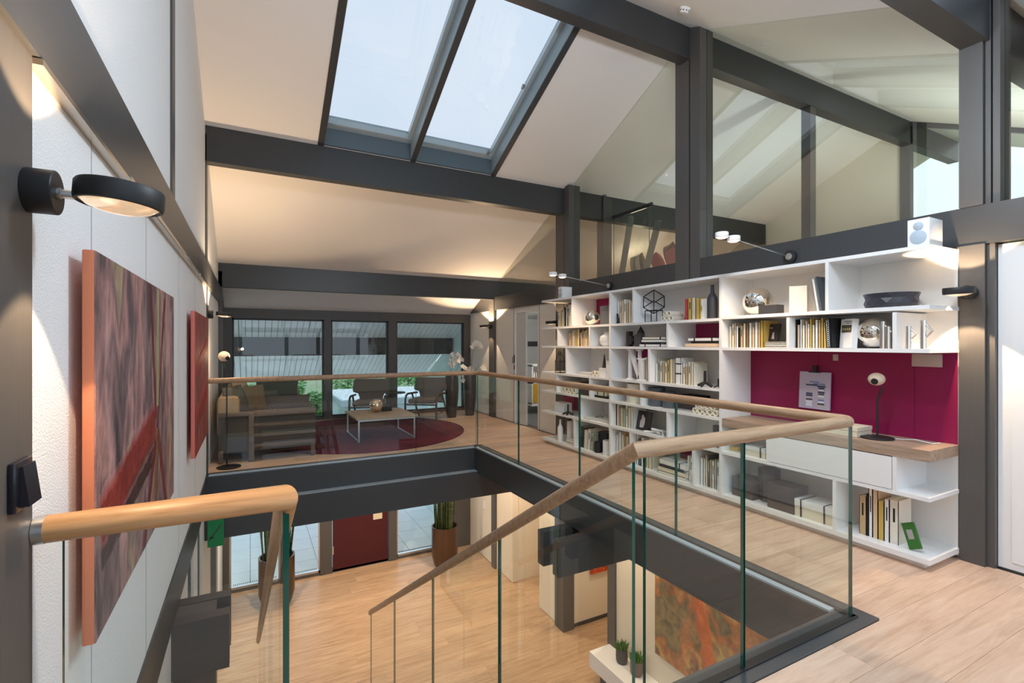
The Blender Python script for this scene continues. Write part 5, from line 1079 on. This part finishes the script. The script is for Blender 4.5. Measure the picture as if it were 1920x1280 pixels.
m = MB(); m.bbox(-.40, -.25, 6.06, 6.075, -.70, -.42, .003); t = thing('green_plate', 'green plate hanging under the far beam at the left wall', 'sign', (-.325, 6.068, -.56)); under(m.obj('plate', pm('plate_green', (.0, .22, .07), .4), t), t); m = MB(); m.prism([(-.39, -.62), (-.375, -.62), (-.27, -.48), (-.285, -.48)], 'y', 6.058, 6.0598); m.box(-.38, -.34, 6.058, 6.0598, -.61, -.59); under(m.obj('marking', darkgrey, t), t); m = MB(); m.box(-.33, -.32, 6.064, 6.07, -.42, -.287); m.box(-.33, -.32, 6.07, 6.1, -.30, -.287); under(m.obj('hanger', steel, t), t)  # plain green plate with a dark marking, hung under the beam
# ------------------------------------------------------------------ loft objects
t = thing('loft_railing', 'dark handrail with glass panel in the loft', 'railing', (5.16, 5.8, 2.2)); m = MB(); m.tube([(0, .4, 1.28), (0, -.45, 1.28)], .03, 12); m.obj('handrail', black, t, True); m = MB(); m.box(-.008, .008, -.40, .40, .02, 1.25); m.m = [1, 1, 1, 0, 1, 0]; m.obj('glass_panel', [gl_int, edge], t)
t = thing('lounge_chair', 'tall slanted wooden lounge frame behind the loft glass', 'chair', (5.35, 5.75, 2.2)); 
for u0, v0, u1, v1 in ((1177, 408, 1160, 513), (1228, 416, 1205, 505)):
    a = onx(u0, v0, 5.0); b = onx(u1, v1, 5.0); d = a-b; b2 = b-d*.55; m = MB(); M = None
    pts = [(b2.y, b2.z), (b2.y-.085, b2.z), (a.y-.085, a.z-.01), (a.y-.06, a.z+.02), (a.y-.02, a.z+.02), (a.y, a.z)]; m.prism(pts, 'x', 5.0, 5.05); under(m.obj('upright', pm('grey_timber', (.20, .22, .22), .5) if 'grey_timber' not in MATS else MATS['grey_timber'], t), t)
m = MB(); m.box(4.97, 5.08, 5.35, 5.95, 2.35, 2.42); under(m.obj('seat_rail', beam_z, t), t)
t = thing('daybed', 'low daybed under the cushions in the loft', 'bed', (5.85, 5.5, 2.2)); m = MB(); m.bbox(-.55, .55, -.7, .6, .08, .36, .03); m.obj('mattress', white, t, True); m = MB(); m.box(-.55, .55, -.7, .6, .0, .08); m.obj('frame', beam_x, t)
def lcush(u, v, x, w, h, rz_, tilt, mat, label):
    p = onx(u, v, x); o = thing('cushion', label, 'cushion', tuple(p), (math.radians(tilt), 0, math.radians(rz_))); m = MB(); m.pillow(w, h, .16); m.obj('cover', mat, o, True)
    m = MB(); m.tube([(-w/2, 0, -h/2), (w/2, 0, -h/2), (w/2, 0, h/2), (-w/2, 0, h/2), (-w/2, 0, -h/2)], .004, 6); m.obj('piping', mat, o)
pink = pm('pink_fabric', (.48, .055, .14), .8); wine = pm('wine_fabric', (.15, .03, .045), .8); stripe = pm('striped_fabric', (.5, .5, .5), .8); k = N(stripe); tcx = k.n('ShaderNodeTexCoord'); sx = k.n('ShaderNodeSeparateXYZ'); k.l(tcx.outputs['Object'], sx.inputs[0]); rp = k.ramp(k.math('FRACT', k.math('ADD', k.math('MULTIPLY', sx.outputs[0], 2.6), .5)), [(0, (.75, .75, .72)), (.3, (.16, .20, .22)), (.5, (.34, .30, .40)), (.72, (.42, .46, .04)), (.9, (.10, .12, .12))]); k.base(rp); k.t.nodes[-1]; [setattr(n.color_ramp, 'interpolation', 'CONSTANT') for n in k.t.nodes if n.type == 'VALTORGB']
lcush(1196, 498, 5.6, .50, .34, 70, -10, stripe, 'striped grey and lime cushion in the loft')
lcush(1233, 492, 5.75, .42, .30, 60, -30, pink, 'flat pink cushion in the loft, left of the upright one'); lcush(1262, 487, 5.62, .46, .34, 60, -20, pink, 'upright pink cushion nearest the ridge post'); lcush(1258, 478, 6.0, .5, .34, 62, -15, wine, 'dark wine cushion behind the pink ones in the loft')
# ------------------------------------------------------------------ mostly added fill lamps, out of view
wall_lamp((XL+.012, -.9, 1.775), 0, 'added black round wall lamp behind the viewer on the left wall'); wall_lamp((4.15, -.9, 1.785), 180, 'added black round wall lamp behind the viewer on the right wall')  # two unseen wall lamps added to brighten the room
def down(x, y, z, p, lab, size=130, col=(1, .80, .60)):  # unseen ceiling spots, most of them added to brighten the ground floor
    t = thing('unseen_downlight', lab, 'lamp', (x, y, z), (0, 0, 0), 'unseen downlights of the ground floor ceiling'); m = MB(); m.lathe([(.05, -.004), (.05, 0), (.04, 0), (.038, -.003)], 20, None, False); m.obj('ring', steel, t, True); light('lamp_spot', 'SPOT', t, (0, 0, -.02), p, col, size=size, blend=.5, rad=.04)
for i, (x, y, p, sz) in enumerate(((.4, 8.6, 110, 130), (1.9, 8.6, 110, 130), (3.4, 8.6, 90, 130), (3.6, 7.0, 90, 130), (4.0, 4.55, 30, 60), (3.95, 3.2, 45, 90), (4.9, 5.5, 60, 130), (.3, 1.0, 90, 130), (1.5, 1.0, 120, 130), (4.9, 7.4, 50, 130), (3.3, 5.0, 60, 130))):
    down(x, y, -.301, p, 'unseen ceiling spot, %s in the ground floor ceiling' % ordn(i), sz)
light('side_room_fill', 'POINT', None, (5.6, 7.6, 1.9), 40, (1, .93, .85), rad=.15)  # fill light added to the side room, no fixture
light('loft_fill', 'SPOT', None, (7.6, 2.2, 2.6), 130, (.88, 1, .95), (math.pi, 0, 0), 150, .5, .1); light('loft_fill', 'POINT', None, (6.6, 7.2, 2.9), 9, (1, .86, .66), rad=.15); light('loft_fill', 'SPOT', None, (6.8, 4.9, 2.5), 45, (.88, 1, .95), (math.pi, 0, 0), 150, .5, .1)  # fill lights added to brighten the loft, no fixtures
def fill_bulb(x, y, z, p, lab):  # hanging bulb added out of frame to brighten the room
    t = thing('fill_lamp', lab, 'lamp', (x, y, z), group='added fill bulbs out of view'); m = MB(); m.tube([(0, 0, .05), (0, 0, 3.41-z)], .003, 6); m.obj('cord', black, t); m = MB(); m.lathe([(.02, .02), (.02, .06), (.012, .07)], 16); m.obj('socket', black, t); m = MB(); m.ball((0, 0, 0), .03, 16, 10); m.obj('bulb', lens2, t, True)
    light('lamp_point', 'POINT', t, (0, 0, 0), p, (.82, .91, 1.0), rad=.12)
fill_bulb(1.75, 1.40, 3.2, FILL_W, 'added fill light above the landing, left one'); fill_bulb(2.4, 1.40, 3.22, FILL_W, 'added fill light above the landing, right one')
